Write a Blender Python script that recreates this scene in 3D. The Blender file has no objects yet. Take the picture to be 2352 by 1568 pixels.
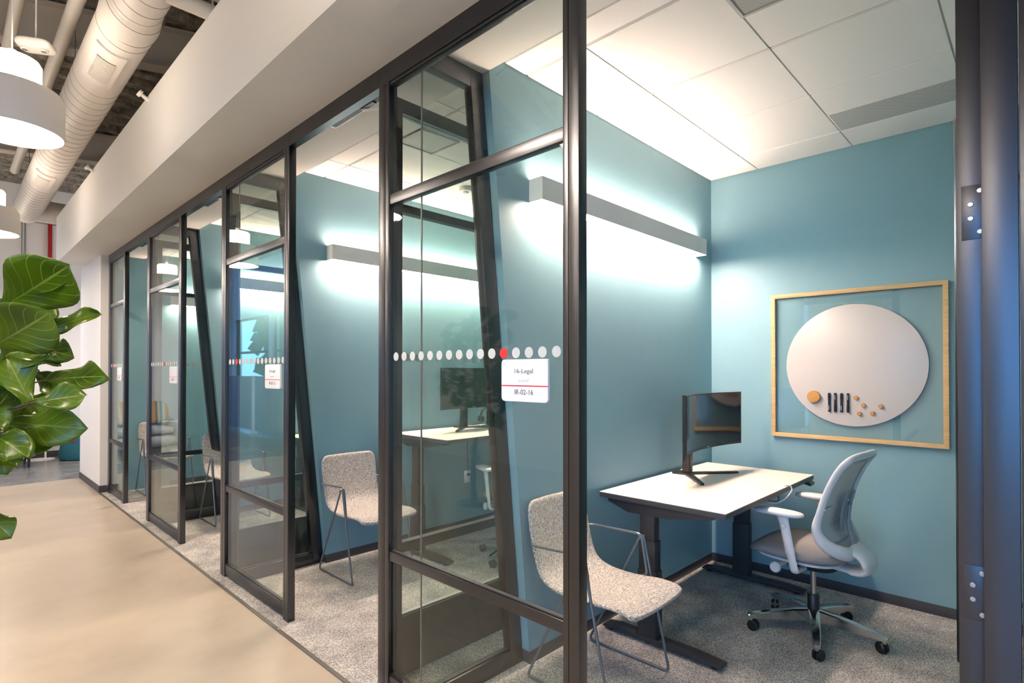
import bpy, bmesh, math, random
from mathutils import Vector, Matrix, Euler

random.seed(7)
SC = bpy.context.scene
COL = SC.collection
PI = math.pi

# ------------------------------------------------------------------ camera
cam_d = bpy.data.cameras.new('camera')
cam = bpy.data.objects.new('camera', cam_d)
COL.objects.link(cam)
cam.location = (0, 0, 1.48)
cam.rotation_euler = (math.radians(90.471), 0, math.radians(43.982 - 90))
cam_d.sensor_width = 36
cam_d.lens = 1266.29 / 2352 * 36
cam_d.shift_y = (841.69 - 784) / 2352
cam_d.clip_start = 0.02
SC.camera = cam

# ------------------------------------------------------------------ world / exposure
W = bpy.data.worlds.new('sky')
SC.world = W
W.use_nodes = True
wn = W.node_tree.nodes
wl = W.node_tree.links
bg = wn['Background']
bg.inputs['Color'].default_value = (0.18, 0.45, 1.0, 1)
bg.inputs['Strength'].default_value = 7.0
SC.view_settings.view_transform = 'Standard'
SC.view_settings.look = 'None'
SC.view_settings.exposure = 0.3
SC.view_settings.gamma = 1.0
SC.view_settings.use_curve_mapping = False
SC.cycles.use_denoising = True
SC.cycles.use_adaptive_sampling = True
SC.cycles.adaptive_threshold = 0.05
SC.cycles.max_bounces = 8
SC.cycles.diffuse_bounces = 4
SC.cycles.glossy_bounces = 4
SC.cycles.transparent_max_bounces = 20
SC.cycles.sample_clamp_indirect = 6
SC.cycles.caustics_reflective = False
SC.cycles.caustics_refractive = False

ROOM_LIGHT = 135.0        # emission of the linear wall lights
PENDANT_LIGHT = 68.0
WARM = (1.0, 0.745, 0.605)

# ------------------------------------------------------------------ materials
def principled(name):
    m = bpy.data.materials.new(name)
    m.use_nodes = True
    return m, m.node_tree.nodes, m.node_tree.links, m.node_tree.nodes['Principled BSDF']

def mat(name, col, rough=0.5, metal=0.0, spec=0.5, var=0.0, vscale=8.0, bump=0.0, bscale=200.0, emit=0.0, ecol=None, coat=0.0):
    m, n, l, b = principled(name)
    b.inputs['Base Color'].default_value = (*col, 1)
    b.inputs['Roughness'].default_value = rough
    b.inputs['Metallic'].default_value = metal
    b.inputs['Specular IOR Level'].default_value = spec
    b.inputs['Coat Weight'].default_value = coat
    if var or bump:
        tc = n.new('ShaderNodeTexCoord')
    if var:
        t = n.new('ShaderNodeTexNoise'); t.inputs['Scale'].default_value = vscale; t.inputs['Detail'].default_value = 4
        l.new(tc.outputs['Object'], t.inputs['Vector'])
        r = n.new('ShaderNodeValToRGB')
        r.color_ramp.elements[0].position = 0.3; r.color_ramp.elements[1].position = 0.7
        r.color_ramp.elements[0].color = (*[c * (1 - var) for c in col], 1)
        r.color_ramp.elements[1].color = (*[min(1, c * (1 + var)) for c in col], 1)
        l.new(t.outputs['Fac'], r.inputs['Fac']); l.new(r.outputs['Color'], b.inputs['Base Color'])
    if bump:
        t2 = n.new('ShaderNodeTexNoise'); t2.inputs['Scale'].default_value = bscale; t2.inputs['Detail'].default_value = 3
        l.new(tc.outputs['Object'], t2.inputs['Vector'])
        bp = n.new('ShaderNodeBump'); bp.inputs['Strength'].default_value = bump; bp.inputs['Distance'].default_value = 0.004
        l.new(t2.outputs['Fac'], bp.inputs['Height']); l.new(bp.outputs['Normal'], b.inputs['Normal'])
    if emit:
        b.inputs['Emission Color'].default_value = (*(ecol or col), 1)
        b.inputs['Emission Strength'].default_value = emit
    return m

def glass_mat(name, tint=(0.955, 0.985, 0.97), base=0.035):
    m = bpy.data.materials.new(name); m.use_nodes = True
    n, l = m.node_tree.nodes, m.node_tree.links
    n.clear()
    out = n.new('ShaderNodeOutputMaterial')
    tr = n.new('ShaderNodeBsdfTransparent'); tr.inputs['Color'].default_value = (*tint, 1)
    gl = n.new('ShaderNodeBsdfGlossy'); gl.inputs['Roughness'].default_value = 0.0
    gl.inputs['Color'].default_value = (0.97, 1, 0.99, 1)
    lw = n.new('ShaderNodeLayerWeight'); lw.inputs['Blend'].default_value = 0.5
    pw = n.new('ShaderNodeMath'); pw.operation = 'POWER'; pw.inputs[1].default_value = 5.0
    l.new(lw.outputs['Facing'], pw.inputs[0])
    ma = n.new('ShaderNodeMath'); ma.operation = 'MULTIPLY_ADD'
    ma.inputs[1].default_value = 1 - base; ma.inputs[2].default_value = base
    l.new(pw.outputs[0], ma.inputs[0])
    mx = n.new('ShaderNodeMixShader')
    l.new(ma.outputs[0], mx.inputs['Fac']); l.new(tr.outputs[0], mx.inputs[1]); l.new(gl.outputs[0], mx.inputs[2])
    l.new(mx.outputs[0], out.inputs['Surface'])
    return m

def carpet_mat():
    m, n, l, b = principled('carpet')
    tc = n.new('ShaderNodeTexCoord')
    a = n.new('ShaderNodeTexNoise'); a.inputs['Scale'].default_value = 170; a.inputs['Detail'].default_value = 2.5; a.inputs['Roughness'].default_value = 0.75
    c = n.new('ShaderNodeTexNoise'); c.inputs['Scale'].default_value = 5.5; c.inputs['Detail'].default_value = 3
    l.new(tc.outputs['Object'], a.inputs['Vector']); l.new(tc.outputs['Object'], c.inputs['Vector'])
    r = n.new('ShaderNodeValToRGB')
    e = r.color_ramp.elements
    e[0].position = 0.33; e[0].color = (0.15, 0.148, 0.148, 1)
    e[1].position = 0.68; e[1].color = (0.95, 0.90, 0.84, 1)
    e2 = r.color_ramp.elements.new(0.5); e2.color = (0.45, 0.43, 0.415, 1)
    l.new(a.outputs['Fac'], r.inputs['Fac'])
    r2 = n.new('ShaderNodeValToRGB'); r2.color_ramp.elements[0].position = 0.35; r2.color_ramp.elements[1].position = 0.65
    r2.color_ramp.elements[0].color = (0.72, 0.72, 0.73, 1); r2.color_ramp.elements[1].color = (1.05, 1.04, 1.02, 1)
    l.new(c.outputs['Fac'], r2.inputs['Fac'])
    mx = n.new('ShaderNodeMix'); mx.data_type = 'RGBA'; mx.blend_type = 'MULTIPLY'; mx.inputs['Factor'].default_value = 1
    l.new(r.outputs['Color'], mx.inputs[6]); l.new(r2.outputs['Color'], mx.inputs[7])
    l.new(mx.outputs[2], b.inputs['Base Color'])
    b.inputs['Roughness'].default_value = 1.0; b.inputs['Specular IOR Level'].default_value = 0.05
    bp = n.new('ShaderNodeBump'); bp.inputs['Strength'].default_value = 0.8; bp.inputs['Distance'].default_value = 0.006
    l.new(a.outputs['Fac'], bp.inputs['Height']); l.new(bp.outputs['Normal'], b.inputs['Normal'])
    return m

def concrete_mat(name, c1, c2, rough, sc=1.4):
    m, n, l, b = principled(name)
    tc = n.new('ShaderNodeTexCoord')
    a = n.new('ShaderNodeTexNoise'); a.inputs['Scale'].default_value = sc; a.inputs['Detail'].default_value = 5; a.inputs['Roughness'].default_value = 0.6
    l.new(tc.outputs['Object'], a.inputs['Vector'])
    r = n.new('ShaderNodeValToRGB'); r.color_ramp.elements[0].position = 0.3; r.color_ramp.elements[1].position = 0.7
    r.color_ramp.elements[0].color = (*c1, 1); r.color_ramp.elements[1].color = (*c2, 1)
    l.new(a.outputs['Fac'], r.inputs['Fac'])
    s = n.new('ShaderNodeTexNoise'); s.inputs['Scale'].default_value = 18; s.inputs['Detail'].default_value = 6
    l.new(tc.outputs['Object'], s.inputs['Vector'])
    r2 = n.new('ShaderNodeValToRGB'); r2.color_ramp.elements[0].position = 0.18; r2.color_ramp.elements[1].position = 0.3
    r2.color_ramp.elements[0].color = (0.72, 0.7, 0.66, 1); r2.color_ramp.elements[1].color = (1, 1, 1, 1)
    l.new(s.outputs['Fac'], r2.inputs['Fac'])
    mx = n.new('ShaderNodeMix'); mx.data_type = 'RGBA'; mx.blend_type = 'MULTIPLY'; mx.inputs['Factor'].default_value = 1
    l.new(r.outputs['Color'], mx.inputs[6]); l.new(r2.outputs['Color'], mx.inputs[7])
    l.new(mx.outputs[2], b.inputs['Base Color'])
    b.inputs['Roughness'].default_value = rough
    return m

def tweed_mat():
    m, n, l, b = principled('tweed_fabric')
    tc = n.new('ShaderNodeTexCoord')
    mp = n.new('ShaderNodeMapping'); mp.inputs['Scale'].default_value = (420, 95, 95)
    l.new(tc.outputs['Object'], mp.inputs['Vector'])
    a = n.new('ShaderNodeTexNoise'); a.inputs['Scale'].default_value = 1; a.inputs['Detail'].default_value = 1.5
    l.new(mp.outputs[0], a.inputs['Vector'])
    f = n.new('ShaderNodeTexNoise'); f.inputs['Scale'].default_value = 450; f.inputs['Detail'].default_value = 1
    l.new(tc.outputs['Object'], f.inputs['Vector'])
    ad = n.new('ShaderNodeMath'); ad.operation = 'MULTIPLY_ADD'; ad.inputs[1].default_value = 0.5
    l.new(a.outputs['Fac'], ad.inputs[0])
    hf = n.new('ShaderNodeMath'); hf.operation = 'MULTIPLY'; hf.inputs[1].default_value = 0.5
    l.new(f.outputs['Fac'], hf.inputs[0]); l.new(hf.outputs[0], ad.inputs[2])
    r = n.new('ShaderNodeValToRGB'); e = r.color_ramp.elements
    e[0].position = 0.37; e[0].color = (0.085, 0.09, 0.11, 1)
    e[1].position = 0.62; e[1].color = (0.80, 0.74, 0.66, 1)
    k = r.color_ramp.elements.new(0.5); k.color = (0.36, 0.34, 0.32, 1)
    l.new(ad.outputs[0], r.inputs['Fac']); l.new(r.outputs['Color'], b.inputs['Base Color'])
    b.inputs['Roughness'].default_value = 0.95; b.inputs['Specular IOR Level'].default_value = 0.1
    bp = n.new('ShaderNodeBump'); bp.inputs['Strength'].default_value = 0.5; bp.inputs['Distance'].default_value = 0.003
    l.new(ad.outputs[0], bp.inputs['Height']); l.new(bp.outputs['Normal'], b.inputs['Normal'])
    return m

def wood_mat(name, c1, c2, axis=(2, 40, 40)):
    m, n, l, b = principled(name)
    tc = n.new('ShaderNodeTexCoord')
    mp = n.new('ShaderNodeMapping'); mp.inputs['Scale'].default_value = axis
    l.new(tc.outputs['Object'], mp.inputs['Vector'])
    a = n.new('ShaderNodeTexNoise'); a.inputs['Scale'].default_value = 2.2; a.inputs['Detail'].default_value = 4
    l.new(mp.outputs[0], a.inputs['Vector'])
    r = n.new('ShaderNodeValToRGB'); r.color_ramp.elements[0].position = 0.3; r.color_ramp.elements[1].position = 0.7
    r.color_ramp.elements[0].color = (*c1, 1); r.color_ramp.elements[1].color = (*c2, 1)
    l.new(a.outputs['Fac'], r.inputs['Fac']); l.new(r.outputs['Color'], b.inputs['Base Color'])
    b.inputs['Roughness'].default_value = 0.45
    return m

def perforated_mat(name, col, hole, pitch=0.011, rad=0.3):
    m, n, l, b = principled(name)
    tc = n.new('ShaderNodeTexCoord')
    mp = n.new('ShaderNodeMapping'); mp.inputs['Scale'].default_value = (1 / pitch, 1 / pitch, 0); mp.inputs['Rotation'].default_value = (0, 0, PI / 4)
    l.new(tc.outputs['Object'], mp.inputs['Vector'])
    fr = n.new('ShaderNodeVectorMath'); fr.operation = 'FRACTION'; l.new(mp.outputs[0], fr.inputs[0])
    su = n.new('ShaderNodeVectorMath'); su.operation = 'SUBTRACT'; su.inputs[1].default_value = (0.5, 0.5, 0)
    l.new(fr.outputs[0], su.inputs[0])
    ln = n.new('ShaderNodeVectorMath'); ln.operation = 'LENGTH'; l.new(su.outputs[0], ln.inputs[0])
    gt = n.new('ShaderNodeMath'); gt.operation = 'GREATER_THAN'; gt.inputs[1].default_value = rad
    l.new(ln.outputs['Value'], gt.inputs[0])
    mx = n.new('ShaderNodeMix'); mx.data_type = 'RGBA'
    l.new(gt.outputs[0], mx.inputs['Factor']); mx.inputs[6].default_value = (*hole, 1); mx.inputs[7].default_value = (*col, 1)
    l.new(mx.outputs[2], b.inputs['Base Color'])
    b.inputs['Roughness'].default_value = 0.55
    return m

def leaf_mat():
    m, n, l, b = principled('leaf_green')
    uv = n.new('ShaderNodeUVMap'); uv.uv_map = 'UVMap'
    sp = n.new('ShaderNodeSeparateXYZ'); l.new(uv.outputs[0], sp.inputs[0])
    # u = distance along the blade, v = signed distance from the midrib (0.5 = midrib)
    s = n.new('ShaderNodeMath'); s.operation = 'SUBTRACT'; s.inputs[1].default_value = 0.5; l.new(sp.outputs['Y'], s.inputs[0])
    ab = n.new('ShaderNodeMath'); ab.operation = 'ABSOLUTE'; l.new(s.outputs[0], ab.inputs[0])
    mr = n.new('ShaderNodeMath'); mr.operation = 'LESS_THAN'; mr.inputs[1].default_value = 0.018; l.new(ab.outputs[0], mr.inputs[0])
    k = n.new('ShaderNodeMath'); k.operation = 'MULTIPLY_ADD'; k.inputs[1].default_value = -0.75; l.new(ab.outputs[0], k.inputs[0]); l.new(sp.outputs['X'], k.inputs[2])
    k7 = n.new('ShaderNodeMath'); k7.operation = 'MULTIPLY'; k7.inputs[1].default_value = 6.5; l.new(k.outputs[0], k7.inputs[0])
    fr = n.new('ShaderNodeMath'); fr.operation = 'FRACT'; l.new(k7.outputs[0], fr.inputs[0])
    lt = n.new('ShaderNodeMath'); lt.operation = 'LESS_THAN'; lt.inputs[1].default_value = 0.07; l.new(fr.outputs[0], lt.inputs[0])
    mxv = n.new('ShaderNodeMath'); mxv.operation = 'MAXIMUM'; l.new(mr.outputs[0], mxv.inputs[0]); l.new(lt.outputs[0], mxv.inputs[1])
    tc = n.new('ShaderNodeTexCoord')
    nz = n.new('ShaderNodeTexNoise'); nz.inputs['Scale'].default_value = 5; l.new(tc.outputs['Object'], nz.inputs['Vector'])
    r = n.new('ShaderNodeValToRGB'); r.color_ramp.elements[0].position = 0.3; r.color_ramp.elements[1].position = 0.7
    r.color_ramp.elements[0].color = (0.020, 0.062, 0.004, 1); r.color_ramp.elements[1].color = (0.135, 0.225, 0.008, 1)
    l.new(nz.outputs['Fac'], r.inputs['Fac'])
    mx = n.new('ShaderNodeMix'); mx.data_type = 'RGBA'; mx.inputs[7].default_value = (0.26, 0.33, 0.05, 1)
    l.new(mxv.outputs[0], mx.inputs['Factor']); l.new(r.outputs['Color'], mx.inputs[6])
    l.new(mx.outputs[2], b.inputs['Base Color'])
    b.inputs['Roughness'].default_value = 0.3
    b.inputs['Specular IOR Level'].default_value = 0.5
    bp = n.new('ShaderNodeBump'); bp.inputs['Strength'].default_value = 0.5; bp.inputs['Distance'].default_value = 0.004; bp.invert = True
    l.new(mxv.outputs[0], bp.inputs['Height']); l.new(bp.outputs['Normal'], b.inputs['Normal'])
    # a leaf lets some light through
    tl = n.new('ShaderNodeBsdfTranslucent'); tl.inputs['Color'].default_value = (0.24, 0.38, 0.012, 1)
    ms = n.new('ShaderNodeMixShader'); ms.inputs['Fac'].default_value = 0.3
    out = n['Material Output']
    l.new(b.outputs[0], ms.inputs[1]); l.new(tl.outputs[0], ms.inputs[2]); l.new(ms.outputs[0], out.inputs['Surface'])
    return m

def deck_mat():
    m, n, l, b = principled('sprayed_deck')
    tc = n.new('ShaderNodeTexCoord')
    a = n.new('ShaderNodeTexNoise'); a.inputs['Scale'].default_value = 9; a.inputs['Detail'].default_value = 7; a.inputs['Roughness'].default_value = 0.75
    l.new(tc.outputs['Object'], a.inputs['Vector'])
    r = n.new('ShaderNodeValToRGB'); r.color_ramp.elements[0].position = 0.35; r.color_ramp.elements[1].position = 0.68
    r.color_ramp.elements[0].color = (0.12, 0.105, 0.085, 1); r.color_ramp.elements[1].color = (0.58, 0.52, 0.43, 1)
    l.new(a.outputs['Fac'], r.inputs['Fac']); l.new(r.outputs['Color'], b.inputs['Base Color'])
    b.inputs['Roughness'].default_value = 1
    bp = n.new('ShaderNodeBump'); bp.inputs['Strength'].default_value = 1; bp.inputs['Distance'].default_value = 0.06
    l.new(a.outputs['Fac'], bp.inputs['Height']); l.new(bp.outputs['Normal'], b.inputs['Normal'])
    return m

def stripe_mat():
    m, n, l, b = principled('striped_cushion_fabric')
    tc = n.new('ShaderNodeTexCoord'); sp = n.new('ShaderNodeSeparateXYZ'); l.new(tc.outputs['Object'], sp.inputs[0])
    mu = n.new('ShaderNodeMath'); mu.operation = 'MULTIPLY'; mu.inputs[1].default_value = 5.0; l.new(sp.outputs['X'], mu.inputs[0])
    fr = n.new('ShaderNodeMath'); fr.operation = 'FRACT'; l.new(mu.outputs[0], fr.inputs[0])
    r = n.new('ShaderNodeValToRGB'); r.color_ramp.interpolation = 'CONSTANT'
    e = r.color_ramp.elements
    e[0].position = 0; e[0].color = (0.55, 0.33, 0.12, 1)
    e[1].position = 0.25; e[1].color = (0.7, 0.66, 0.58, 1)
    for p, c in ((0.45, (0.2, 0.36, 0.42, 1)), (0.65, (0.7, 0.66, 0.58, 1)), (0.8, (0.12, 0.14, 0.16, 1))):
        k = e.new(p); k.color = c
    l.new(fr.outputs[0], r.inputs['Fac']); l.new(r.outputs['Color'], b.inputs['Base Color'])
    b.inputs['Roughness'].default_value = 0.9
    return m

M = {}
M['teal'] = mat('teal_paint', (0.20, 0.36, 0.415), 0.5, var=0.03, vscale=3, bump=0.06, bscale=350)
M['white_paint'] = mat('white_paint', (0.80, 0.78, 0.75), 0.6, bump=0.04, bscale=300)
M['frame'] = mat('charcoal_powder_coat', (0.092, 0.094, 0.104), 0.3, metal=1.0, bump=0.03, bscale=900)
M['base'] = mat('charcoal_rubber_base', (0.055, 0.053, 0.056), 0.5)
M['gasket'] = mat('black_gasket', (0.01, 0.01, 0.011), 0.5)
M['glass'] = glass_mat('clear_glass')
M['joint'] = mat('grey_silicone', (0.10, 0.11, 0.10), 0.3)
M['carpet'] = carpet_mat()
M['floor'] = concrete_mat('beige_polished_concrete', (0.345, 0.285, 0.22), (0.455, 0.385, 0.305), 0.30)
M['floor2'] = concrete_mat('grey_polished_concrete', (0.10, 0.105, 0.11), (0.23, 0.235, 0.24), 0.25, 2.2)
M['metal_strip'] = mat('carpet_edge_strip', (0.13, 0.12, 0.11), 0.4, metal=0.5)
M['tile'] = mat('ceiling_tile', (0.92, 0.89, 0.86), 0.9, bump=0.12, bscale=420)
M['tee'] = mat('ceiling_tee', (0.50, 0.49, 0.47), 0.6)
M['white_metal'] = mat('white_metal', (0.92, 0.86, 0.79), 0.4, bump=0.01)
M['perf'] = perforated_mat('perforated_white_metal', (0.68, 0.66, 0.64), (0.09, 0.085, 0.08))
M['perf_grey'] = perforated_mat('perforated_grey_metal', (0.5, 0.49, 0.47), (0.12, 0.11, 0.1), 0.0085, 0.27)
M['lens'] = mat('led_lens', (0.9, 0.88, 0.85), 0.5, emit=ROOM_LIGHT, ecol=WARM)
M['lens_up'] = mat('led_uplight_lens', (0.9, 0.88, 0.85), 0.5, emit=ROOM_LIGHT * 0.34, ecol=WARM)
M['pend_lens'] = mat('pendant_lens', (0.9, 0.88, 0.85), 0.5, emit=PENDANT_LIGHT, ecol=(1.0, 0.83, 0.66))
M['pend_opal'] = mat('pendant_opal', (0.9, 0.88, 0.85), 0.5, emit=PENDANT_LIGHT * 0.3, ecol=(1.0, 0.83, 0.66))
M['pend_body'] = mat('pendant_matte_white', (0.86, 0.79, 0.72), 0.6)
M['desktop'] = mat('cream_laminate', (0.80, 0.73, 0.65), 0.42, var=0.02)
M['desk_edge'] = mat('charcoal_edge', (0.055, 0.052, 0.055), 0.45)
M['desk_frame'] = mat('charcoal_desk_steel', (0.042, 0.04, 0.043), 0.42, metal=0.2)
M['black'] = mat('black_plastic', (0.012, 0.012, 0.013), 0.35)
M['black_matte'] = mat('black_matte', (0.015, 0.015, 0.016), 0.7)
M['screen'] = mat('screen_black_gloss', (0.006, 0.006, 0.007), 0.09)
M['tweed'] = tweed_mat()
M['rod'] = mat('grey_steel_rod', (0.17, 0.19, 0.21), 0.32, metal=0.6)
M['chair_white'] = mat('pale_grey_plastic', (0.62, 0.63, 0.65), 0.4)
M['chair_seat'] = mat('grey_seat_fabric', (0.25, 0.235, 0.235), 0.95, var=0.08, vscale=300, bump=0.2, bscale=700)
M['chair_mesh'] = perforated_mat('grey_mesh_fabric', (0.56, 0.53, 0.51), (0.30, 0.29, 0.28), 0.005, 0.22)
M['lumbar'] = mat('blue_grey_plastic', (0.22, 0.26, 0.31), 0.4)
M['chrome'] = mat('polished_aluminium', (0.62, 0.62, 0.63), 0.16, metal=1.0)
M['steel'] = mat('brushed_steel', (0.5, 0.49, 0.48), 0.3, metal=1.0)
M['oak'] = wood_mat('pale_oak', (0.52, 0.33, 0.14), (0.66, 0.45, 0.21), (40, 3, 3))
M['board_glass'] = glass_mat('board_glass', (0.97, 0.99, 0.985), 0.045)
M['board_white'] = mat('whiteboard_enamel', (0.53, 0.505, 0.49), 0.3)
M['cork'] = mat('cork', (0.46, 0.23, 0.075), 0.9, var=0.3, vscale=260, bump=0.2, bscale=300)
M['sign'] = mat('white_acrylic', (0.82, 0.82, 0.84), 0.25)
M['red'] = mat('red_print', (0.62, 0.012, 0.03), 0.4)
M['ink'] = mat('grey_print', (0.06, 0.06, 0.065), 0.6)
M['ink_light'] = mat('pale_grey_print', (0.42, 0.42, 0.43), 0.6)
M['dot'] = mat('frosted_white_vinyl', (0.50, 0.53, 0.51), 0.6)
M['dot_red'] = mat('red_vinyl', (0.80, 0.02, 0.02), 0.5)
M['duct'] = mat('white_spiral_duct', (0.66, 0.62, 0.58), 0.5, var=0.02)
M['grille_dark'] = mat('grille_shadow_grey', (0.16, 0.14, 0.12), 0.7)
M['seam'] = mat('duct_seam', (0.36, 0.33, 0.30), 0.5)
M['pipe'] = mat('white_painted_pipe', (0.66, 0.62, 0.57), 0.5)
M['beam'] = mat('painted_steel_joist', (0.50, 0.46, 0.41), 0.6)
M['deck'] = deck_mat()
M['red_pipe'] = mat('red_painted_pipe', (0.40, 0.008, 0.01), 0.4)
M['conduit'] = mat('grey_conduit', (0.28, 0.27, 0.26), 0.4, metal=0.6)
M['leaf'] = leaf_mat()
M['bark'] = mat('brown_bark', (0.10, 0.065, 0.04), 0.9, var=0.3, vscale=30, bump=0.5, bscale=60)
M['pot'] = mat('pale_grey_planter', (0.52, 0.51, 0.5), 0.7)
M['soil'] = mat('dark_soil', (0.03, 0.022, 0.016), 1.0, var=0.4, vscale=60, bump=1, bscale=80)
M['pouf'] = mat('teal_wool', (0.015, 0.115, 0.17), 0.9, var=0.06, vscale=80, bump=0.15, bscale=400)
M['sofa'] = mat('pale_blue_grey_wool', (0.42, 0.46, 0.52), 0.95, var=0.05, vscale=80, bump=0.15, bscale=300)
M['tag'] = mat('red_leather_tag', (0.75, 0.01, 0.03), 0.5)
M['stripe'] = stripe_mat()
M['screen_fabric'] = mat('blue_grey_panel_fabric', (0.16, 0.19, 0.23), 0.9, var=0.05, vscale=100)
M['wframe'] = mat('dark_window_frame', (0.05, 0.05, 0.055), 0.4, metal=0.3)
M['grass'] = mat('lawn_green', (0.07, 0.13, 0.04), 1.0, var=0.3, vscale=1.5)
M['tree'] = mat('foliage_green', (0.035, 0.08, 0.02), 0.9, var=0.35, vscale=4)
M['cable_white'] = mat('white_cable', (0.7, 0.7, 0.7), 0.4)
M['cable_black'] = mat('black_cable', (0.015, 0.015, 0.016), 0.5)

# ------------------------------------------------------------------ mesh helpers
class MB:
    def __init__(s):
        s.v = []; s.f = []; s.uv = None
    def quadgrid(s, rows, closed_u=False, closed_v=False, flip=False):
        b = len(s.v); nu = len(rows); nv = len(rows[0])
        for r in rows: s.v += [tuple(p) for p in r]
        for i in range(nu if closed_u else nu - 1):
            for j in range(nv if closed_v else nv - 1):
                a = b + i * nv + j; c = b + ((i + 1) % nu) * nv + j
                d = b + ((i + 1) % nu) * nv + (j + 1) % nv; e = b + i * nv + (j + 1) % nv
                s.f.append((a, e, d, c) if flip else (a, c, d, e))
        return s
    def box(s, x0, x1, y0, y1, z0, z1):
        b = len(s.v)
        s.v += [(x, y, z) for z in (z0, z1) for y in (y0, y1) for x in (x0, x1)]
        for q in ((0, 2, 3, 1), (4, 5, 7, 6), (0, 1, 5, 4), (2, 6, 7, 3), (0, 4, 6, 2), (1, 3, 7, 5)):
            s.f.append(tuple(b + i for i in q))
        return s
    def prism(s, poly, axis, a0, a1):
        """poly: 2-D points; axis 'y': (x,z) extruded in y; 'x': (y,z) in x; 'z': (x,y) in z"""
        b = len(s.v); n = len(poly)
        for a in (a0, a1):
            for p in poly:
                s.v.append((p[0], a, p[1]) if axis == 'y' else (a, p[0], p[1]) if axis == 'x' else (p[0], p[1], a))
        s.f.append(tuple(b + i for i in range(n))); s.f.append(tuple(b + n + i for i in reversed(range(n))))
        for i in range(n):
            j = (i + 1) % n
            s.f.append((b + i, b + n + i, b + n + j, b + j))
        return s
    def sweep(s, pts, rad, seg=10, closed=False, flat=1.0, up=(0, 0, 1), caps=True):
        """tube along pts; rad: number or list; flat scales the section along the 'side' direction"""
        pts = [Vector(p) for p in pts]; n = len(pts)
        rad = [rad] * n if not hasattr(rad, '__len__') else rad
        up = Vector(up); rows = []
        prev = None
        for i, p in enumerate(pts):
            a = pts[(i - 1) % n] if (closed or i > 0) else p
            c = pts[(i + 1) % n] if (closed or i < n - 1) else p
            t = (c - a)
            t = t.normalized() if t.length > 1e-9 else Vector((0, 0, 1))
            if prev is None:
                u = up - t * up.dot(t)
                if u.length < 1e-3:
                    u = Vector((1, 0, 0)) - t * t.x
                    if u.length < 1e-3: u = Vector((0, 1, 0)) - t * t.y
            else:
                u = prev - t * prev.dot(t)
            u.normalize(); prev = u
            w = t.cross(u)
            r = rad[i]
            rows.append([p + u * (math.cos(2 * PI * k / seg) * r) + w * (math.sin(2 * PI * k / seg) * r * flat) for k in range(seg)])
        b = len(s.v)
        s.quadgrid(rows, closed_u=closed, closed_v=True)
        if caps and not closed:
            s.f.append(tuple(b + k for k in range(seg)))
            e = b + (n - 1) * seg
            s.f.append(tuple(e + k for k in reversed(range(seg))))
        return s
    def cyl(s, p0, p1, r, seg=16, r1=None):
        return s.sweep([p0, p1], [r, r if r1 is None else r1], seg)
    def lathe(s, prof, seg=32, c=(0, 0, 0), cap0=True, cap1=True):
        rows = [[(c[0] + r * math.cos(2 * PI * k / seg), c[1] + r * math.sin(2 * PI * k / seg), c[2] + z) for k in range(seg)] for r, z in prof]
        b = len(s.v)
        s.quadgrid(rows, closed_v=True, flip=True)
        if cap0: s.f.append(tuple(b + k for k in reversed(range(seg))))
        if cap1:
            e = b + (len(prof) - 1) * seg
            s.f.append(tuple(e + k for k in range(seg)))
        return s
    def pad(s, w, l, h, n=4.0, c=(0, 0, 0), crown=0.0, rings=8, seg=40, under=0.5):
        """soft cushion: super-ellipse outline, rounded edge"""
        top, bot = [], []
        for i in range(rings + 1):
            t = i / rings
            r = math.sin(t * PI / 2)
            z = math.cos(t * PI / 2) ** 0.55
            row, rowb = [], []
            for k in range(seg):
                a = 2 * PI * k / seg
                ca, sa = math.cos(a), math.sin(a)
                q = (abs(ca) ** n + abs(sa) ** n) ** (-1 / n)
                x, y = ca * q * r * w / 2, sa * q * r * l / 2
                cz = crown * (1 - r * r)
                row.append((c[0] + x, c[1] + y, c[2] + h * (1 - under) * z + cz))
                rowb.append((c[0] + x, c[1] + y, c[2] - h * under * z + cz * 0.3))
            top.append(row); bot.append(rowb)
        s.quadgrid(top, closed_v=True); s.quadgrid(bot, closed_v=True, flip=True)
        return s
    def build(s, name, m, parent=None, smooth=False, bevel=0.0, mods=None, loc=None, recalc=True, weld=True, ang=40):
        me = bpy.data.meshes.new(name)
        me.from_pydata(s.v, [], s.f)
        bm = bmesh.new(); bm.from_mesh(me)
        if weld: bmesh.ops.remove_doubles(bm, verts=bm.verts, dist=1e-6)
        if recalc: bmesh.ops.recalc_face_normals(bm, faces=bm.faces)
        if bevel:
            ed = [e for e in bm.edges if len(e.link_faces) == 2 and e.calc_face_angle(0) > 0.6]
            bmesh.ops.bevel(bm, geom=ed, offset=bevel, segments=2, profile=0.6, affect='EDGES', clamp_overlap=True)
        if smooth or bevel:
            for f in bm.faces: f.smooth = True
            lim = math.radians(ang)
            for e in bm.edges:
                if len(e.link_faces) == 2 and e.calc_face_angle(0) > lim: e.smooth = False
        bm.to_mesh(me); bm.free()
        me.materials.append(M[m])
        o = bpy.data.objects.new(name, me)
        COL.objects.link(o)
        if parent: o.parent = parent
        if loc: o.location = loc
        for f in (mods or []): f(o)
        return o

def subsurf(n=1):
    def f(o):
        md = o.modifiers.new('subsurf', 'SUBSURF'); md.levels = n; md.render_levels = n
    return f
def solidify(t, off=0):
    def f(o):
        md = o.modifiers.new('solid', 'SOLIDIFY'); md.thickness = t; md.offset = off
    return f

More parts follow.
